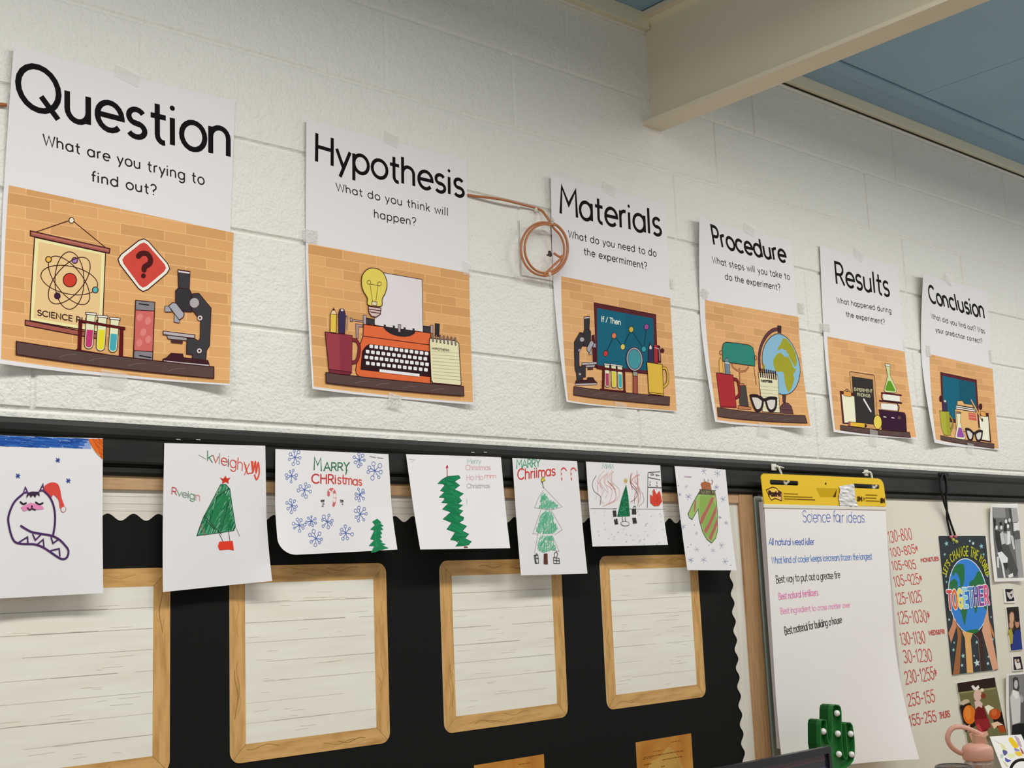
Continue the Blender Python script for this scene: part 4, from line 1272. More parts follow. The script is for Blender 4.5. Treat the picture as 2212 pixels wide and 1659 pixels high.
M_PARCH = mat('old_parchment', 'c8903e', rough=0.6, vary=(9, 'b07028', .38, .66, (1, 1, 1)))
M_PARCH2 = mat('old_parchment_pale', 'c89e50', rough=0.6, vary=(14, 'b88a40', .4, .7, (1, 1, 1)))
def parchment(x0, x1, ztop, label, sk):
    root = thing('document', label, 'document', ((x0 + x1) / 2, -.006, ztop - .26), 'old brown documents')
    MB().box(x0, x1, -.0068, -.0064, ztop - .26, ztop).build('sheet', M_PARCH, root)
    q = Ink(Flat(.0068), base=.0001)
    w = x1 - x0
    q.tris([(x0 + w * (.5 + .36 * math.cos(t) * (1 + .12 * math.sin(3 * t))), ztop - .14 + .11 * math.sin(t) * (1 + .1 * math.cos(5 * t))) for t in [i * math.pi / 14 for i in range(28)]], M_PARCH2)
    for a, b, z in ((.62, .80, .014), (.30, .46, .030), (.10, .28, .044), (.12, .84, .040), (.45, .82, .054), (.12, .26, .058), (.42, .48, .070)):
        t = a
        while t < b:
            l = random.uniform(.02, .06)
            q.ribbon([(x0 + w * t, ztop - z), (x0 + w * min(t + l, b), ztop - z)], .0016, ink('7a4c14'), cap=False)
            t += l + .012
    if sk:
        q.ribbon([(x0 + w * .24, ztop - .16), (x0 + w * .24, ztop - .085), (x0 + w * .52, ztop - .083), (x0 + w * .53, ztop - .16)], .0012, ink('8a6428'))
    q.build('faded_writing', root)
a, b = px(1024, 1652, -.007), px(1175, 1629, -.007)
parchment(a.x, b.x, b.z, 'old brown document below the third shiplap card, cut off at the bottom', False)
a, b = px(1373, 1601, -.007), px(1493, 1584, -.007)
parchment(a.x, b.x, b.z, 'old brown document with a sketched square below the smallest shiplap card', True)

# ---------------------------------------------------------------- copper cable, its coil, clips, painted plate
M_COPPER = mat('copper_cable', 'a9683f', rough=0.35, spec=0.5)
M_CLIP = mat('pale_clip', 'c9c4b0', rough=0.3)
def pts_px(t, ox, oy, sc, ds):
    p = nums(t)
    return [px(ox + x / sc, oy + y / sc, -d) for (x, y), d in zip(p, ds)]
cab = thing('cable', 'copper coloured cable ending in a hanging coil beside the Materials poster', 'cable', px(1175, 537, -.03))
run = pts_px('72 214 200 235 400 258 620 292 800 335 950 375 1090 412 1180 455 1240 530 1300 610', 1000, 390, 6.911, (.0048, .008, .014, .018, .016, .010, .008, .012, .024, .032))
coil = []
for i in range(58):
    t = i / 57
    a = math.radians(68 - t * 880)
    turn = t * 2.44
    w = 1.0 if turn < 1 else (.90 if turn < 2 else .98)
    sh = min(1, max(0, turn * 2 - .5)) - min(1, max(0, turn * 2 - 2.2))
    cx, cy = 1228 - 26 * sh, 1012 + 16 * sh
    coil.append(px(1000 + (cx + 340 * w * math.cos(a)) / 6.911, 390 + (cy - 402 * w * math.sin(a)) / 6.911, -(.030 + .004 * math.sin(turn * 7) + .003 * turn)))
tail = pts_px('1500 1128 1450 1140 1400 1115 1355 1080', 1000, 390, 6.911, (.036, .034, .030, .026))
MB().tube([tuple(p) for p in spline([tuple(q) for q in run], n=5)], .0034).build('lead', M_COPPER, cab, True)
MB().tube(spline([tuple(q) for q in coil + tail], n=4), .0031).build('coil', M_COPPER, cab, True)
for x, y, d in ((1088, 436, .009), (1338, 588, .026), (1292, 1400, .034)):
    c = px(1000 + x / 6.911, 390 + y / 6.911, -d)
    MB().sphere(c, .0052, sq=(1, .9, 1.3)).build('clip', M_CLIP, cab, True)
a = px(-40, 222, -.006)
b = px(120, 236, -.0022)
MB().tube([a, px(10, 227, -.006), px(40, 229, -.002), b], .0036)  # kept straight behind the poster edge
tag(MB().tube([px(-60, 220, -.007), px(-20, 223, -.007), px(14, 227, -.006)], .0036).build('cable_end', M_COPPER, None, True), 'copper coloured cable end showing left of the Question poster', 'cable')
p0, p1 = px(1123, 474, -.004), px(1190, 606, -.004)
pl = thing('wall_plate', 'blank painted wall plate with a dark hole behind the coiled cable', 'wall plate', ((p0.x + p1.x) / 2, -.001, p1.z))
bevel(MB().box(p0.x, p1.x + .008, -.0045, -.0006, p1.z, p0.z).build('plate', M_WALL, pl), .0025, 3)
q = Ink(Flat(.0045), 1000, 390, 6.911)
q.f('4a443a', '1270 1050 1300 1045 1318 1070 1335 1110 1312 1145 1275 1130 1240 1118 1272 1090'); q.f('1c1812', '1276 1050 1306 1046 1316 1062 1288 1066')
q.build('hole', pl)

# ---------------------------------------------------------------- easel pad on two hooks
M_YEL = mat('yellow_card', 'dfb91f', rough=0.5, spec=0.3)
M_PAD = mat('pad_sheet', 'e2dfdc', rough=0.6, spec=0.2)
M_PADS = mat('pad_edges', 'b9b4b4', rough=0.7)
M_WHITE = mat('white_plastic', 'd6d4c8', rough=0.35, spec=0.45)
pad = thing('easel_pad', 'large white easel pad with yellow header and handwritten science fair ideas', 'easel pad', (2.0, -.04, 1.10))
FH = Flat(.057)
hd = Ink(FH, 1640, 1000, 7.9)
outer = [hd.P(a) for a in nums('88 706 60 470 40 300 33 240 44 205 78 180 1000 218 2020 264 2075 284 2112 330 2130 400 2150 560 2168 742')]
holes = [[hd.P(a) for a in rounded(nums(t), 24)] for t in ('178 284 668 308 674 388 186 370', '1590 350 2050 372 2056 446 1600 426')]
holes.append([hd.P((1137 + 17 * math.cos(i), 355 + 24 * math.sin(i))) for i in [j * math.pi / 5 for j in range(10)]])
def plate_with_holes(mb, outer, holes, y0, y1):
    loops = [outer] + holes
    allp = [p for l in loops for p in l]
    tri = tessellate_polygon([[Vector((x, z, 0)) for x, z in l] for l in loops])
    n = len(allp)
    v = [(x, y0, z) for x, z in allp] + [(x, y1, z) for x, z in allp]
    f = []
    for t in tri:
        t = t if area2([allp[i] for i in t]) > 0 else t[::-1]
        f += [tuple(t), tuple(i + n for i in reversed(t))]
    b = 0
    for l in loops:
        m_ = len(l)
        for i in range(m_):
            a, c = b + i, b + (i + 1) % m_
            f.append((a, a + n, c + n, c))
        b += m_
    return mb.add(v, f)
plate_with_holes(MB(), outer, holes, -.057, -.0545).build('header', M_YEL, pad)
xl, xr = hd.P((75, 700))[0], hd.P((2160, 742))[0]
zt = hd.P((90, 708))[1]
MB().box(xl, xr, -.0540, -.0405, 1.205, zt + .008).build('sheet_stack', M_PADS, pad)
bevel(MB().box(xl - .001, xr + .001, -.0590, -.0545, zt - .010, zt + .0005).build('binding_strip', M_WHITE, pad), .0012)
sh = Sheet([(1651, 1095), (1912.5, 1098), (1986, 1640), (1692, 1668)], .0562, 0, 0, 0, .050, bot=.010)
sh.paper('top_sheet', M_PAD, pad, 30, 40)
q = Ink(sh, 1620, 1090, 5.529)
for t, c, A, B, hA, hB, w in (('Science fair ideas:', '4a5cac', (628, 206), (1385, 218), (-4, -140), (-4, -130), 2.6), ('All natural weed killer', '3a5cac', (225, 484), (768, 480), (-2, -80), (-4, -76), 2.4),
        ('What kind of cooler keeps icecream frozen the longest', '5a80c0', (262, 702), (1458, 652), (-6, -78), (-6, -76), 2.4), ('Best way to put out a grease fire', '3e3c3c', (314, 938), (1078, 876), (-10, -90), (-8, -84), 2.4),
        ('Best natural fertilizers', 'e082b4', (345, 1132), (815, 1082), (-8, -78), (-8, -76), 2.4), ('Best ingredient to cross matter over', 'e29cc2', (368, 1308), (1200, 1222), (-10, -74), (-8, -56), 2.2), ('Best material for building a house', '3e3c3c', (418, 1556), (1098, 1408), (-14, -96), (-10, -80), 2.4)):
    q.t(t, c, A, B, hA, hB, w, jig=.05)
q.build('handwriting', pad)
hd.e0 = .0002
hd.f('c09c18', '970 425 1328 435 1282 582 1040 582'); hd.f('5a3c10', '1328 435 1306 586 1254 582')
hd.f('e6c054', '120 460 225 415 290 432 325 470 384 508 382 646 272 606 206 636 180 596', '4a2410', 3); hd.f('e8a888', '300 470 340 486 378 512 376 632 330 600', None)
hd.t('Post-it', '3a2014', (160, 560), (362, 562), (0, -72), (0, -68), 6.4, sp=.02)
for x0, x1, y, c in ((420, 655, 525, '8c6c14'), (420, 905, 572, '8c6c14'), (430, 640, 612, '8c6c14'), (655, 945, 620, '6a4c10'), (1815, 2005, 545, '8c6c14'), (1815, 1990, 595, '8c6c14'), (1820, 2050, 645, '8c6c14')):
    t = x0
    while t < x1:
        l = random.uniform(16, 46)
        hd.s(c, 3.2, [(t, y + (t - x0) * .035), (min(t + l, x1), y + (min(t + l, x1) - x0) * .035)])
        t += l + 8
hd.t('3M', '4a3410', (1672, 640), (1745, 644), (0, -56), (0, -56), 5.5); hd.t('3M', '3a2410', (2068, 668), (2130, 670), (0, -52), (0, -52), 6.5); hd.s('8c6c14', 3, '1770 590 1800 612 1770 634')
hd.build('printing', pad)
v, f = [], []
rn = random.Random(4)
for j in range(13):
    for i in range(9):
        u, w = i / 8, j / 12
        L = (1350 + 10 * math.sin(w * 9), 398 + w * 330)
        Rr = (1592 + w * 72 + 8 * math.sin(w * 7), 358 + w * 378)
        x, z = hd.P((L[0] + (Rr[0] - L[0]) * u, L[1] + (Rr[1] - L[1]) * u))
        v.append((x, -.0578 - .0004 - rn.random() * .0045, z))
for j in range(12):
    for i in range(8):
        a = j * 9 + i
        f.append((a, a + 1, a + 10, a + 9))
meshobj('crinkled_tape', v, f, mat('crinkled_white', 'd2d0d0', rough=0.3, spec=0.5), pad, smooth=False)
for lab, x, y, sg in (('white plastic hook at the left end of the yellow pad header', 1673, 1012, 1), ('white plastic hook at the right end of the yellow pad header', 1872.5, 1024, -1)):
    c = px(x, y, -.044)
    hk = thing('hook', lab, 'hook', (c.x, -.032, c.z - .02), 'hooks holding the pad')
    bevel(MB().box(c.x - .010, c.x + .012, -.0435, -.0385, c.z - .006, c.z + .014).build('base', M_WHITE, hk), .002)
    tp = px(1703, 1041, -.0605) if sg > 0 else px(1893, 1050, -.0605)
    MB().tube(spline([(c.x + .002, -.042, c.z + .004), (c.x + .010, -.048, c.z + .006), (c.x + .016, -.0505, c.z - .004), (tp.x - .004, -.0505, tp.z - .004), (tp.x, -.0545, tp.z - .003), (tp.x + .003, -.0610, tp.z + .003)], n=4), .0036).build('prong', M_WHITE, hk, True)
    e = c.x + sg * .034
    MB().tube([(c.x + .004 * sg, -.046, c.z + .006), (c.x + .018 * sg, -.050, c.z + .005), (e, -.051, c.z + .002)], .0032, flat=.7).build('wire_arm', M_WHITE, hk, True)

# ---------------------------------------------------------------- long poster on a black cord
lc = thing('hanging_poster', 'narrow black poster of hands holding up a globe, hung on a black cord', 'poster', (2.86, -.014, 1.323))
FL = Flat(.0155)
g = Ink(FL, 1990, 1010, 3.53, base=.0002)
cq = [g.P(a) for a in ((138, 522), (490, 522), (586, 1540), (240, 1580))]
MB().prism(cq, -.0155, -.0137).build('card', mat('night_blue', '202a30', rough=0.5), lc)
sk = random.Random(5)
for x, y, q_ in ((192, 580, 22), (395, 578, 16), (458, 600, 22), (370, 560, 12), (178, 662, 14), (475, 662, 14), (188, 830, 12), (192, 872, 12), (503, 826, 14), (212, 1160, 12), (532, 1140, 10), (250, 1335, 12), (245, 1390, 16), (318, 1436, 20), (310, 1508, 16), (402, 1436, 10), (424, 1490, 32), (512, 1442, 14), (508, 1494, 16), (545, 1310, 14), (422, 1332, 16), (245, 575, 9)):
    pts = []
    for i in range(10):
        rr = q_ * (1 if i % 2 == 0 else .42)
        an = math.pi / 2 + i * math.pi / 5 + .2
        pts.append((x + rr * .8 * math.cos(an), y - rr * math.sin(an)))
    g.f(sk.choice(['a8ccd2', 'c8dcdc', '8cc0c4']), pts)
def arm(c, p):
    g.f(c, p, None)
arm('c8886a', '245 1095 262 1180 268 1210 226 1340 206 1262 236 1190'); arm('b87c54', '512 1150 556 1270 556 1305 508 1210')
g.e(356, 980, 150, 290, -6, 'e6e8e4', None); g.e(356, 980, 145, 284, -6, '3a80d0', None)
for p in ('235 790 262 745 300 735 326 750 328 850 312 910 296 900 292 850 262 800 244 830', '215 880 250 850 276 880 262 935 216 930', '372 868 400 850 440 786 478 870 494 925 440 905 372 902', '298 1068 346 1075 342 1130 330 1200 314 1148', '398 1050 426 1040 416 1112', '346 1245 430 1232 426 1262 362 1262', '470 1040 500 1060 492 1090', '262 930 300 900 290 940'):
    g.f('2e6e42', p, None, sm=True)
arm('9c663e', '258 1140 270 1190 306 1262 291 1572 240 1580 276 1292'); arm('dcaa6c', '278 1180 312 1250 392 1262 376 1312 395 1562 346 1566 331 1302'); arm('42302c', '398 1272 440 1250 472 1212 466 1282 496 1546 450 1552 430 1302'); arm('d4a080', '462 1240 478 1160 506 1075 516 1182 586 1532 545 1546')
g.s('8c7a70', 3, '398 1272 430 1302 450 1552'); g.s('e0c0a4', 2, '462 1240 545 1546')
txt = "LET'S CHANGE THE WORLD"
cw = [GL[c_][0] + .06 for c_ in txt]
tot, acc = sum(cw), 0
for ch, w_ in zip(txt, cw):
    t = (acc + w_ / 2) / tot
    acc += w_
    if ch == ' ': continue
    an = math.radians(172 - 166 * t)
    bx, by = 338 + 150 * math.cos(an), 845 - 172 * math.sin(an)
    tx, ty = 338 + 178 * math.cos(an), 845 - 244 * math.sin(an)
    hx, hy = tx - bx, ty - by
    dx, dy = math.sin(an) * 150, math.cos(an) * 172
    ln = 430 * (w_ - .14) / tot / math.hypot(dx, dy) * .5
    g.t(ch, 'b4b436', (bx - dx * ln, by - dy * ln), (bx + dx * ln, by + dy * ln), (hx, hy), (hx, hy), 5)
wd = 'TOGETHER'
co = ['d0504c', 'd86e3c', 'e2d85a', '8cc8dc', '5a8cc8', '5a4c90', '8a4a92', 'd85482']
for ps in (0, 1):
    for i, ch in enumerate(wd):
        x = 200 + i * 40
        y = 1078 - i * 5.5
        g.t(ch, 'f0ecec' if ps == 0 else co[i], (x, y), (x + 31, y - 3), (-10 - 0 * i, -132), (-10, -130), 17 if ps == 0 else 10)
g.build('printing', lc)
bp = []
M_CORD = mat('black_cord', '141414', rough=0.6)
cf = (1990, 1010, 8.73)
cd = MB()
cd.tube(spline([tuple(p) for p in pts_px('400 130 365 240 362 400 385 480 430 660 500 870 560 1060 640 1280', *cf, (.044, .044, .044, .043, .035, .024, .020, .018))], n=5), .0038)
cd.tube(spline([tuple(p) for p in pts_px('405 130 455 230 475 400 465 560 480 760 490 980 555 1280', *cf, (.044, .044, .044, .038, .032, .022, .018))], n=5), .0038)
cd.build('cord', M_CORD, lc, True)
bx = MB()
for x, y, c_ in ((560, 1310, 0), (645, 1300, 0), (600, 1365, 1), (660, 1400, 1)):
    bx.sphere(px(1990 + x / 8.73, 1010 + y / 8.73, -.0185), .0065, c_)
bx.build('bead', [mat('pink_bead', 'c06c7c', rough=.4), mat('lime_bead', 'b8bc5c', rough=.4)], lc, True)
c = px(1990 + 405 / 8.73, 1010 + 140 / 8.73, -.042)
hk = thing('cord_hook', 'black metal hook on the rail holding the poster cord', 'hook', (c.x, -.035, c.z - .03))
bevel(MB().box(c.x - .020, c.x + .044, -.0415, -.0385, c.z - .003, c.z + .009).build('base', M_CORD, hk), .0015)
MB().tube(spline([(c.x, -.041, c.z + .004), (c.x + .001, -.052, c.z - .006), (c.x - .002, -.054, c.z - .05), (c.x - .004, -.050, c.z - .066)], n=5), .0036).build('prong', M_CORD, hk, True)

# ---------------------------------------------------------------- photographs on the whiteboard
M_GLOSS = mat('photo_white', 'e2e1dd', rough=0.35, spec=0.4)
def photo(label, outer, ox, oy, sc, d=.016, lifts=(0, 0, 0, 0), group='photographs on the whiteboard'):
    if any(lifts):
        s = Sheet([(ox + x / sc, oy + y / sc) for x, y in nums(outer)], d, *lifts)
        c = s.xz(.5, 0)
        root = thing('photograph', label, 'photograph', (c[0], -.0125, c[1]), group)
        s.paper('print', M_GLOSS, root, 14, 20)
    else:
        s = Flat(d)
        h = Ink(s, ox, oy, sc)
        q = [h.P(a) for a in nums(outer)]
        root = thing('photograph', label, 'photograph', ((q[2][0] + q[3][0]) / 2, -.0125, q[3][1]), group)
        MB().prism(q, -d, -.0125).build('print', M_GLOSS, root)
    return root, Ink(s, ox, oy, sc, base=.0002)
r, g = photo('black and white photograph of people seated outdoors in a white border', '150 222 590 208 700 1470 214 1484', 2120, 1060, 7.543, .018, (.012, .004, .004, .010))
g.f('6a6a6a', '178 268 578 284 690 1416 262 1424')
for c_, p in (('8c8c8c', '182 272 380 280 396 440 196 440'), ('a4a4a4', '480 286 578 286 606 500 506 520'), ('4a4a4a', '440 284 482 286 540 780 500 700 470 480'), ('d8d8d8', '520 530 604 520 614 640 524 660'), ('5a5a5a', '526 664 620 648 634 786 540 790'), ('9a9a9a', '540 800 634 790 690 1416 600 1418'), ('3a3a3a', '216 640 300 660 400 900 480 1160 400 1300 280 1020 230 820'),
             ('c0c0c0', '300 700 350 660 390 860 330 880'), ('b4b4b4', '360 690 410 700 450 880 400 890'), ('dcdcdc', '416 660 466 660 476 860 424 880'), ('c8c8c8', '470 720 512 740 548 950 520 960'), ('505050', '320 880 440 880 600 1300 560 1400 470 1350'), ('e0e0e0', '258 1010 330 990 430 1100 424 1170 320 1180'), ('dedede', '320 1180 350 1180 392 1420 364 1420'), ('d4d4d4', '246 1080 280 1070 286 1260 258 1250'), ('e6e6e6', '430 1380 510 1340 516 1400 450 1420'), ('2e2e2e', '190 440 232 470 236 610 206 610'), ('2a2a2a', '290 520 330 505 340 590 306 600'), ('2e2e2e', '378 470 400 460 410 660 362 660'), ('3a3a3a', '420 460 450 450 478 640 440 600')):
    g.f(c_, p, None)
for x, y, c_ in ((245, 600, 'd8d8d8'), (322, 600, 'd0d0d0'), (398, 500, 'e0e0e0'), (455, 480, 'c8c8c8'), (432, 580, 'dcdcdc')):
    g.e(x, y, 20, 34, 0, c_)
g.build('image', r)
r, g = photo('tiny photo magnet of a hand holding something, above the couple photo', '355 472 456 476 488 632 366 634', 2100, 1180, 5.1875)
g.f('24222a', '368 478 455 480 474 610 386 620'); g.f('c8c0bc', '386 512 420 520 452 490 468 560 440 590 420 592 396 560'); g.f('3a3640', '420 540 450 530 444 570')
g.build('image', r)
r, g = photo('narrow colour photograph of two people, one in blue', '378 684 520 672 568 1160 430 1172', 2100, 1180, 5.1875)
g.f('2c2824', '384 686 518 676 564 1156 434 1168')
g.f('5a4830', '410 760 436 722 470 740 478 860 460 940 404 1000'); g.e(444, 800, 26, 62, 0, 'c89c80'); g.e(438, 880, 24, 40, 0, 'c4967c'); g.e(504, 860, 24, 56, 0, 'b88468'); g.f('2c2420', '482 810 500 796 526 820 520 850 486 846')
g.f('2c3a80', '440 1168 456 1000 486 940 540 932 564 1156'); g.f('a89c3c', '404 940 440 920 458 1000 452 1090 426 1100')
g.build('image', r)
r, g = photo('tiny photo magnet of a couple in white, under the couple photo', '448 1238 548 1230 580 1388 458 1400', 2100, 1180, 5.1875)
g.f('2a2426', '458 1240 544 1234 572 1380 466 1390'); g.f('dcd8d4', '474 1270 492 1262 500 1310 536 1300 548 1366 498 1378 478 1320'); g.e(486, 1280, 10, 18, 0, 'c8b4a8'); g.e(516, 1280, 11, 18, 0, 'd0bcb0')
g.build('image', r)
r, g = photo('black and white photograph of a person in a light top, lowest at right', '1040 188 1420 150 1560 1330 1095 1380', 2030, 1430, 7.245, .017, (.008, 0, .004, 0))
g.f('7e7e7e', '1080 212 1400 180 1530 1290 1120 1330')
g.f('3e3e3e', '1140 260 1180 230 1225 250 1245 400 1230 470 1150 450'); g.e(1192, 350, 30, 70, 0, 'b8b8b8'); g.f('cacaca', '1140 430 1230 460 1262 560 1260 940 1140 980 1100 560'); g.f('e2e2e2', '1140 440 1225 470 1235 550 1190 580 1146 520'); g.f('1e1e1e', '1130 990 1240 960 1400 960 1500 1290 1124 1330'); g.f('5a5a5a', '1270 640 1400 560 1440 960 1262 960'); g.f('a4a4a4', '1260 500 1310 560 1300 640 1262 620')
g.build('image', r)
r, g = photo('colour photograph of a small child in red between two orange pumpkins', '270 330 860 238 1052 1142 440 1290', 2030, 1430, 7.245)
g.f('6e6a44', '272 332 858 240 1050 1140 442 1286'); g.f('2e1c16', '272 332 858 240 874 394 290 476'); g.f('8c865c', '290 476 874 394 880 424 292 500')
g.f('241410', '310 680 480 640 560 1000 400 1100 350 860'); g.f('1c0e0c', '820 860 970 780 1040 1100 860 1000'); g.e(462, 825, 98, 150, -6, 'd87020'); g.e(440, 800, 50, 110, -6, 'e08430'); g.e(862, 815, 88, 84, 0, 'b84a1c'); g.e(850, 790, 46, 50, 0, 'c86430')
g.f('c0b098', '300 640 380 590 440 580 470 620 360 680'); g.f('e8e0c8', '700 700 760 670 850 720 780 760 760 830'); g.f('6e1418', '560 720 680 680 720 800 790 1000 700 1130 560 1000 540 860'); g.f('8c2228', '560 900 760 880 800 1020 660 1080 560 1000'); g.f('b83c40', '560 980 610 970 680 1100 640 1160')
g.f('d8b8b0', '540 620 620 600 670 650 660 720 600 690 560 740'); g.e(590, 520, 62, 96, 0, 'd6b4a4'); g.f('e8dcd4', '488 380 520 360 560 400 600 360 622 400 580 440 530 440'); g.e(680, 530, 40, 44, 0, '7a3c24'); g.e(660, 440, 30, 28, 0, 'dcc8ac')
g.f('c8848a', '380 960 420 1000 440 1080 400 1060'); g.f('d8a090', '420 1000 470 980 480 1080 440 1100'); g.f('e0c0a0', '800 960 900 930 990 980 900 1000 850 1050'); g.f('a84820', '900 1000 1000 990 1030 1090 950 1110'); g.f('d8a890', '640 1100 740 1080 760 1140 700 1180'); g.f('c89080', '450 1120 560 1070 620 1160 500 1250')
g.build('image', r)

# ---------------------------------------------------------------- things on the cabinet below the whiteboard
CZ = 0.92
M_CAB = mat('cabinet_wood', 'a88a60', rough=0.5, vary=(6, '8e7048', .3, .7, (1, 1, 14)))
cbn = thing('cabinet', 'low wooden cabinet under the whiteboard carrying the computer screen and cactus lamp', 'cabinet', (1.9, -.32, 0))
bevel(MB().box(.75, 3.3, -.60, -.03, CZ - .03, CZ).build('worktop', M_CAB, cbn), .004)
MB().box(.78, 3.27, -.57, -.03, 0, CZ - .03).build('body', M_CAB, cbn)

# cactus marquee light
M_CAC = mat('cactus_green', '1f6a2c', rough=0.45, spec=0.4)
M_BULB = mat('bulb_white', 'e6e8de', rough=0.3, spec=0.5)
ca = Ink(Flat(.200), 1560, 1450, 4.096)
co_ = [ca.P(a) for a in nums('866 470 872 436 890 424 918 430 926 470 932 590 944 632 962 640 968 600 970 340 976 306 996 292 1030 297 1048 320 1054 360 1060 620 1068 700 1082 765 1096 778 1104 760 1104 700 1094 560 1088 470 1096 450 1134 452 1152 480 1166 560 1172 660 1172 740 1160 790 1130 830 1095 856 1066 868')]
zb = CZ
co_ = co_ + [(co_[-1][0], zb), (ca.P((968, 830))[0], zb)] + [ca.P(a) for a in nums('968 832 930 800 886 744 868 640')]
cl = thing('cactus_lamp', 'green cactus shaped marquee lamp with round white bulbs before the pad', 'lamp', (sum(p[0] for p in co_) / len(co_), -.18, zb))
MB().prism(co_, -.188, -.160).build('body', M_CAC, cl)
if area2(co_) < 0: co_ = co_[::-1]
inn = []
for i, p in enumerate(co_):
    a, b = co_[i - 1], co_[(i + 1) % len(co_)]
    d_ = (b[0] - a[0], b[1] - a[1])
    l_ = math.hypot(*d_)
    inn.append((p[0] - d_[1] / l_ * .0028, p[1] + d_[0] / l_ * .0028))
n = len(co_)
v = [(x, y, z) for y in (-.201, -.1605) for x, z in co_] + [(x, y, z) for y in (-.201, -.188) for x, z in inn]
f = []
for i in range(n):
    j = (i + 1) % n
    f += [(i, i + n, j + n, j), (2 * n + i, 2 * n + j, 3 * n + j, 3 * n + i), (i, j, 2 * n + j, 2 * n + i)]
meshobj('rim', v, f, M_CAC, cl)
rib = Ink(Flat(.188), 1560, 1450, 4.096)
for p_ in ('1000 380 1008 600 1016 850', '1120 520 1130 640 1124 740'):
    rib.s(M_CAC, 3, p_, True)
for x, y in ((1020, 372), (900, 533), (1028, 553), (1142, 555), (1038, 734), (1150, 737)):
    c = px(1560 + x / 4.096, 1450 + y / 4.096, -.199)
    MB().sphere((c.x, -.197, c.z), .0085).build('bulb', M_BULB, cl, True)

# computer screen
M_BZ = mat('screen_bezel', '191b20', rough=0.35, spec=0.5)
sc_ = px(1793, 1612, -.35)
x1, z1 = sc_.x, sc_.z
x0, z0 = x1 - .50, CZ + .035
mo = thing('computer_screen', 'black bezelled computer screen with dim purple rows at the bottom edge', 'monitor', ((x0 + x1) / 2, -.33, CZ))
plate_with_holes(MB(), rounded([(x0, z0), (x1, z0), (x1, z1), (x0, z1)], .006), [rounded([(x0 + .012, z0 + .014), (x1 - .010, z0 + .014), (x1 - .010, z1 - .016), (x0 + .012, z1 - .016)], .001)], -.352, -.343).build('bezel', M_BZ, mo)
bevel(MB().box(x0 + .002, x1 - .002, -.344, -.325, z0 + .002, z1 - .002).build('back_shell', M_BZ, mo), .003)
g = Ink(Flat(.345), base=.0002)
xa, xb, za, zb_ = x0 + .012, x1 - .010, z0 + .014, z1 - .016
g.tris([(xa, za), (xb, za), (xb, zb_), (xa, zb_)], mat('screen_glass', '23262c', rough=.15, spec=.5))
zz, i = zb_ - .004, 0
while zz > za + .02:
    g.tris([(xa + .006, zz - .012), (xb - .003, zz - .012), (xb - .003, zz), (xa + .006, zz)], mat('screen_row%d' % (i % 2), ['4e3038', '3a3a58'][i % 2], rough=.15, spec=.5))
    zz -= .027
    i += 1
g.build('display', mo)
bevel(MB().box((x0 + x1) / 2 - .03, (x0 + x1) / 2 + .03, -.325, -.31, CZ + .006, z0 + .12).build('stand', M_BZ, mo), .002)
bevel(MB().box((x0 + x1) / 2 - .12, (x0 + x1) / 2 + .12, -.40, -.24, CZ, CZ + .008).build('base', M_BZ, mo), .003)

# black tumbler
M_BLK = mat('black_lid', '24221f', rough=0.25, spec=0.5)
c = px(2060, 1655, -.33)
tz = c.z + .004
tu = thing('tumbler', 'black lidded tumbler left of the pink bottle', 'tumbler', (c.x, -.33, CZ))
b0 = (c.x, -.33, CZ)
MB().lathe(b0, [(.036, 0), (.040, .004), (.048, tz - CZ - .022)]).build('body', mat('tumbler_body', '2c2c2e', rough=.4), tu, True)
bevel(MB().lathe(b0, [(.051, tz - CZ - .024), (.0525, tz - CZ - .020), (.0525, tz - CZ - .008), (.050, tz - CZ - .003), (.044, tz - CZ - .001), (.043, tz - CZ - .004)]).build('lid', M_BLK, tu, True), .001)

# pink bottle
M_PINK = mat('pink_plastic', 'c69482', rough=0.4, spec=0.4)
M_CLEAR = bpy.data.materials.new('smoky_plastic')
M_CLEAR.use_nodes = True
bs = M_CLEAR.node_tree.nodes['Principled BSDF']
bs.inputs['Base Color'].default_value = (.62, .50, .46, 1)
bs.inputs['Roughness'].default_value = .12
bs.inputs['Transmission Weight'].default_value = .6
bs.inputs['IOR'].default_value = 1.3
cb_ = px(2113, 1637, -.22)
bz = cb_.z
bo = thing('water_bottle', 'clear water bottle with pink screw lid and strap loop', 'bottle', (cb_.x, -.22, CZ))
bc = (cb_.x, -.22, CZ)
hz = bz - CZ
MB().lathe(bc, [(.034, 0), (.038, .004), (.0385, hz - .05), (.038, hz - .022), (.042, hz - .018), (.042, hz - .012), (.036, hz - .008), (.036, hz)]).build('body', M_CLEAR, bo, True)
MB().lathe(bc, [(.044, hz - .006), (.046, hz - .002), (.046, hz + .024), (.042, hz + .034), (.026, hz + .042), (.020, hz + .044)]).build('lid', M_PINK, bo, True)
rt = Vector((RX.x, RX.y, 0)).normalized()
fw = Vector((-rt.y, rt.x, 0))
def lp(a, b, c2=0):
    q = Vector(bc) + rt * a + fw * c2
    return (q.x, q.y, CZ + hz + b)
sp_ = MB()
q0 = [lp(-.010, .030, -.016), lp(.028, .030, -.016), lp(.028, .030, .016), lp(-.010, .030, .016), lp(-.008, .072, -.015), lp(.026, .064, -.015), lp(.026, .064, .015), lp(-.008, .072, .015)]
sp_.add(q0, [(0, 1, 5, 4), (1, 2, 6, 5), (2, 3, 7, 6), (3, 0, 4, 7), (4, 5, 6, 7), (3, 2, 1, 0)])
bevel(sp_.build('spout_cap', mat('pink_cap', 'b98a70', rough=.35, spec=.4), bo), .003)
MB().tube(spline([lp(.024, .064), lp(-.004, .080), lp(-.042, .094), lp(-.072, .090), lp(-.088, .064), lp(-.080, .038), lp(-.060, .020), lp(-.040, .012)], n=6), .0032, 8, flat=2.4).build('strap_loop', M_PINK, bo, True)

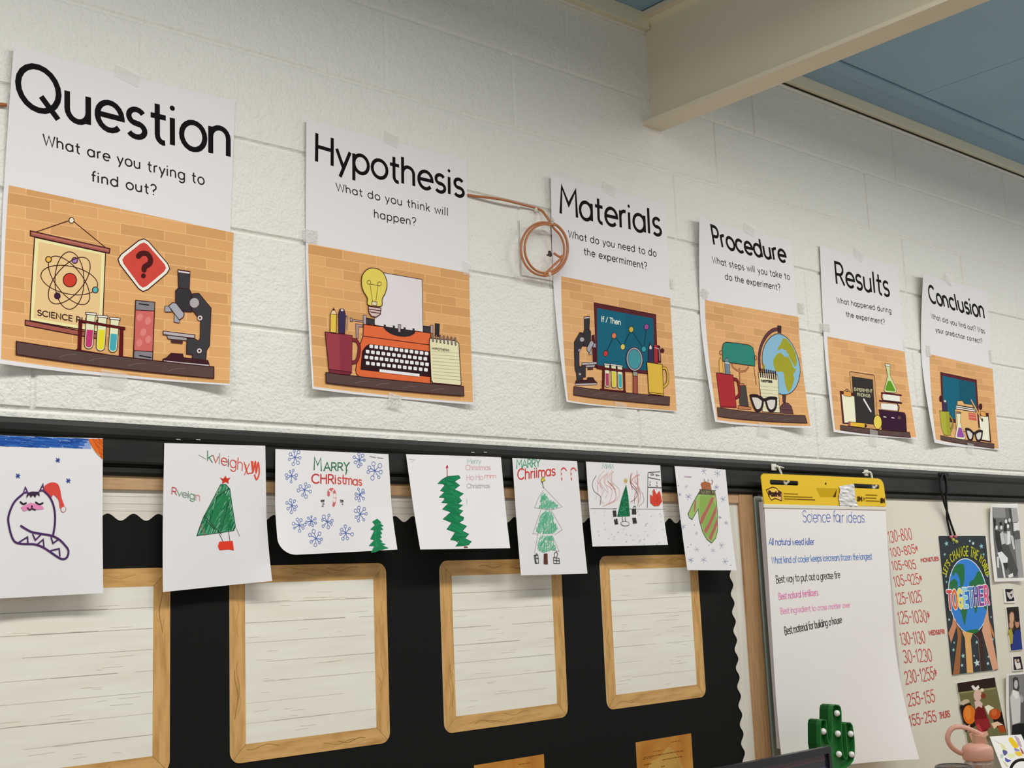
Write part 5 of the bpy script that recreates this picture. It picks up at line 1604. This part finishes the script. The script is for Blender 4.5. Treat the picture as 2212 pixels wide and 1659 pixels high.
# colourful card leaning on the board, black arched band before it
s = Sheet([(2138, 1591), (2206, 1586.5), (2262, 1712), (2189, 1719)], .022, swing=.14)
c0 = s.xz(.5, 0)
rc = thing('art_card', 'white card painted with yellow and purple flowers leaning on the whiteboard', 'card', (c0[0], -.16, c0[1]))
s.paper('card', M_GLOSS, rc, 8, 14, .0012)
g = Ink(s, 2012, 1520, 11.06)
for c_, p in (('e0b824', '1840 850 1900 800 1960 850 2070 990 2060 1050 1980 1060 1900 960'), ('b8a0b0', '1980 770 2060 800 2120 900 2160 1040 2080 1000 2020 860'), ('e0bc40', '2000 1150 2120 1150 2170 1230 2090 1260 2010 1210'), ('9c5a5a', '2110 1040 2180 1120 2212 1200 2160 1180'), ('d8d49c', '1650 940 1740 1010 1790 1120 1700 1090'), ('5a5690', '1700 1110 1800 1130 1810 1190 1740 1240'), ('50529c', '1760 1290 1830 1330 1900 1360 1830 1400 1770 1370'), ('d8dca8', '1820 1200 1960 1200 2000 1240 1920 1310 1840 1260'), ('b8c8c0', '1650 1210 1720 1220 1700 1300 1650 1290'), ('d0a088', '1480 860 1640 950 1600 940'), ('c8b890', '1700 1350 1840 1500 1780 1490'), ('8a88b4', '1980 1060 2080 1090 2110 1130 2000 1130')):
    g.f(c_, p, None, sm=True)
g.build('painting', rc)
cB = px(2207, 1641, -.26)
bd = MB()
arc_ = [Vector((cB.x, -.26, 0)) + rt * (.040 * math.cos(math.radians(180 - a))) + Vector((0, 0, cB.z - .040 + .040 * math.sin(math.radians(a)))) for a in range(0, 181, 15)]
lo = [Vector((arc_[0].x, arc_[0].y, CZ + .003)), Vector((arc_[0].x, arc_[0].y, (CZ + arc_[0].z) / 2))]
hi = [Vector((arc_[-1].x, arc_[-1].y, (CZ + arc_[-1].z) / 2)), Vector((arc_[-1].x, arc_[-1].y, CZ + .003))]
bd.tube(lo + arc_ + hi, .0045, 8)
tag(bd.build('arched_band', M_CORD, None, True), 'black arched band standing in front of the painted card', 'band')

# staples left in the rail
M_ST = mat('staple_metal', 'e8e6e0', rough=0.2, metal=0.8, spec=0.6)
for x, y, g_, l_ in ((385, 949, 0, 0), (428, 949.5, 0, 1), (1021, 977, 1, 0), (1048, 977, 1, 1)):
    c = px(x, y, -.0385)
    st = MB()
    st.box(c.x - .0045, c.x + .0045, -.0392, -.0384, c.z - .0008, c.z + .0008)
    tag(st.build('staple', M_ST), ('left' if l_ == 0 else 'right') + ' tiny staple in the rail above the ' + ('red potted tree drawing' if g_ == 0 else 'slim zigzag tree drawing'), 'staple', 'staples in the rail')
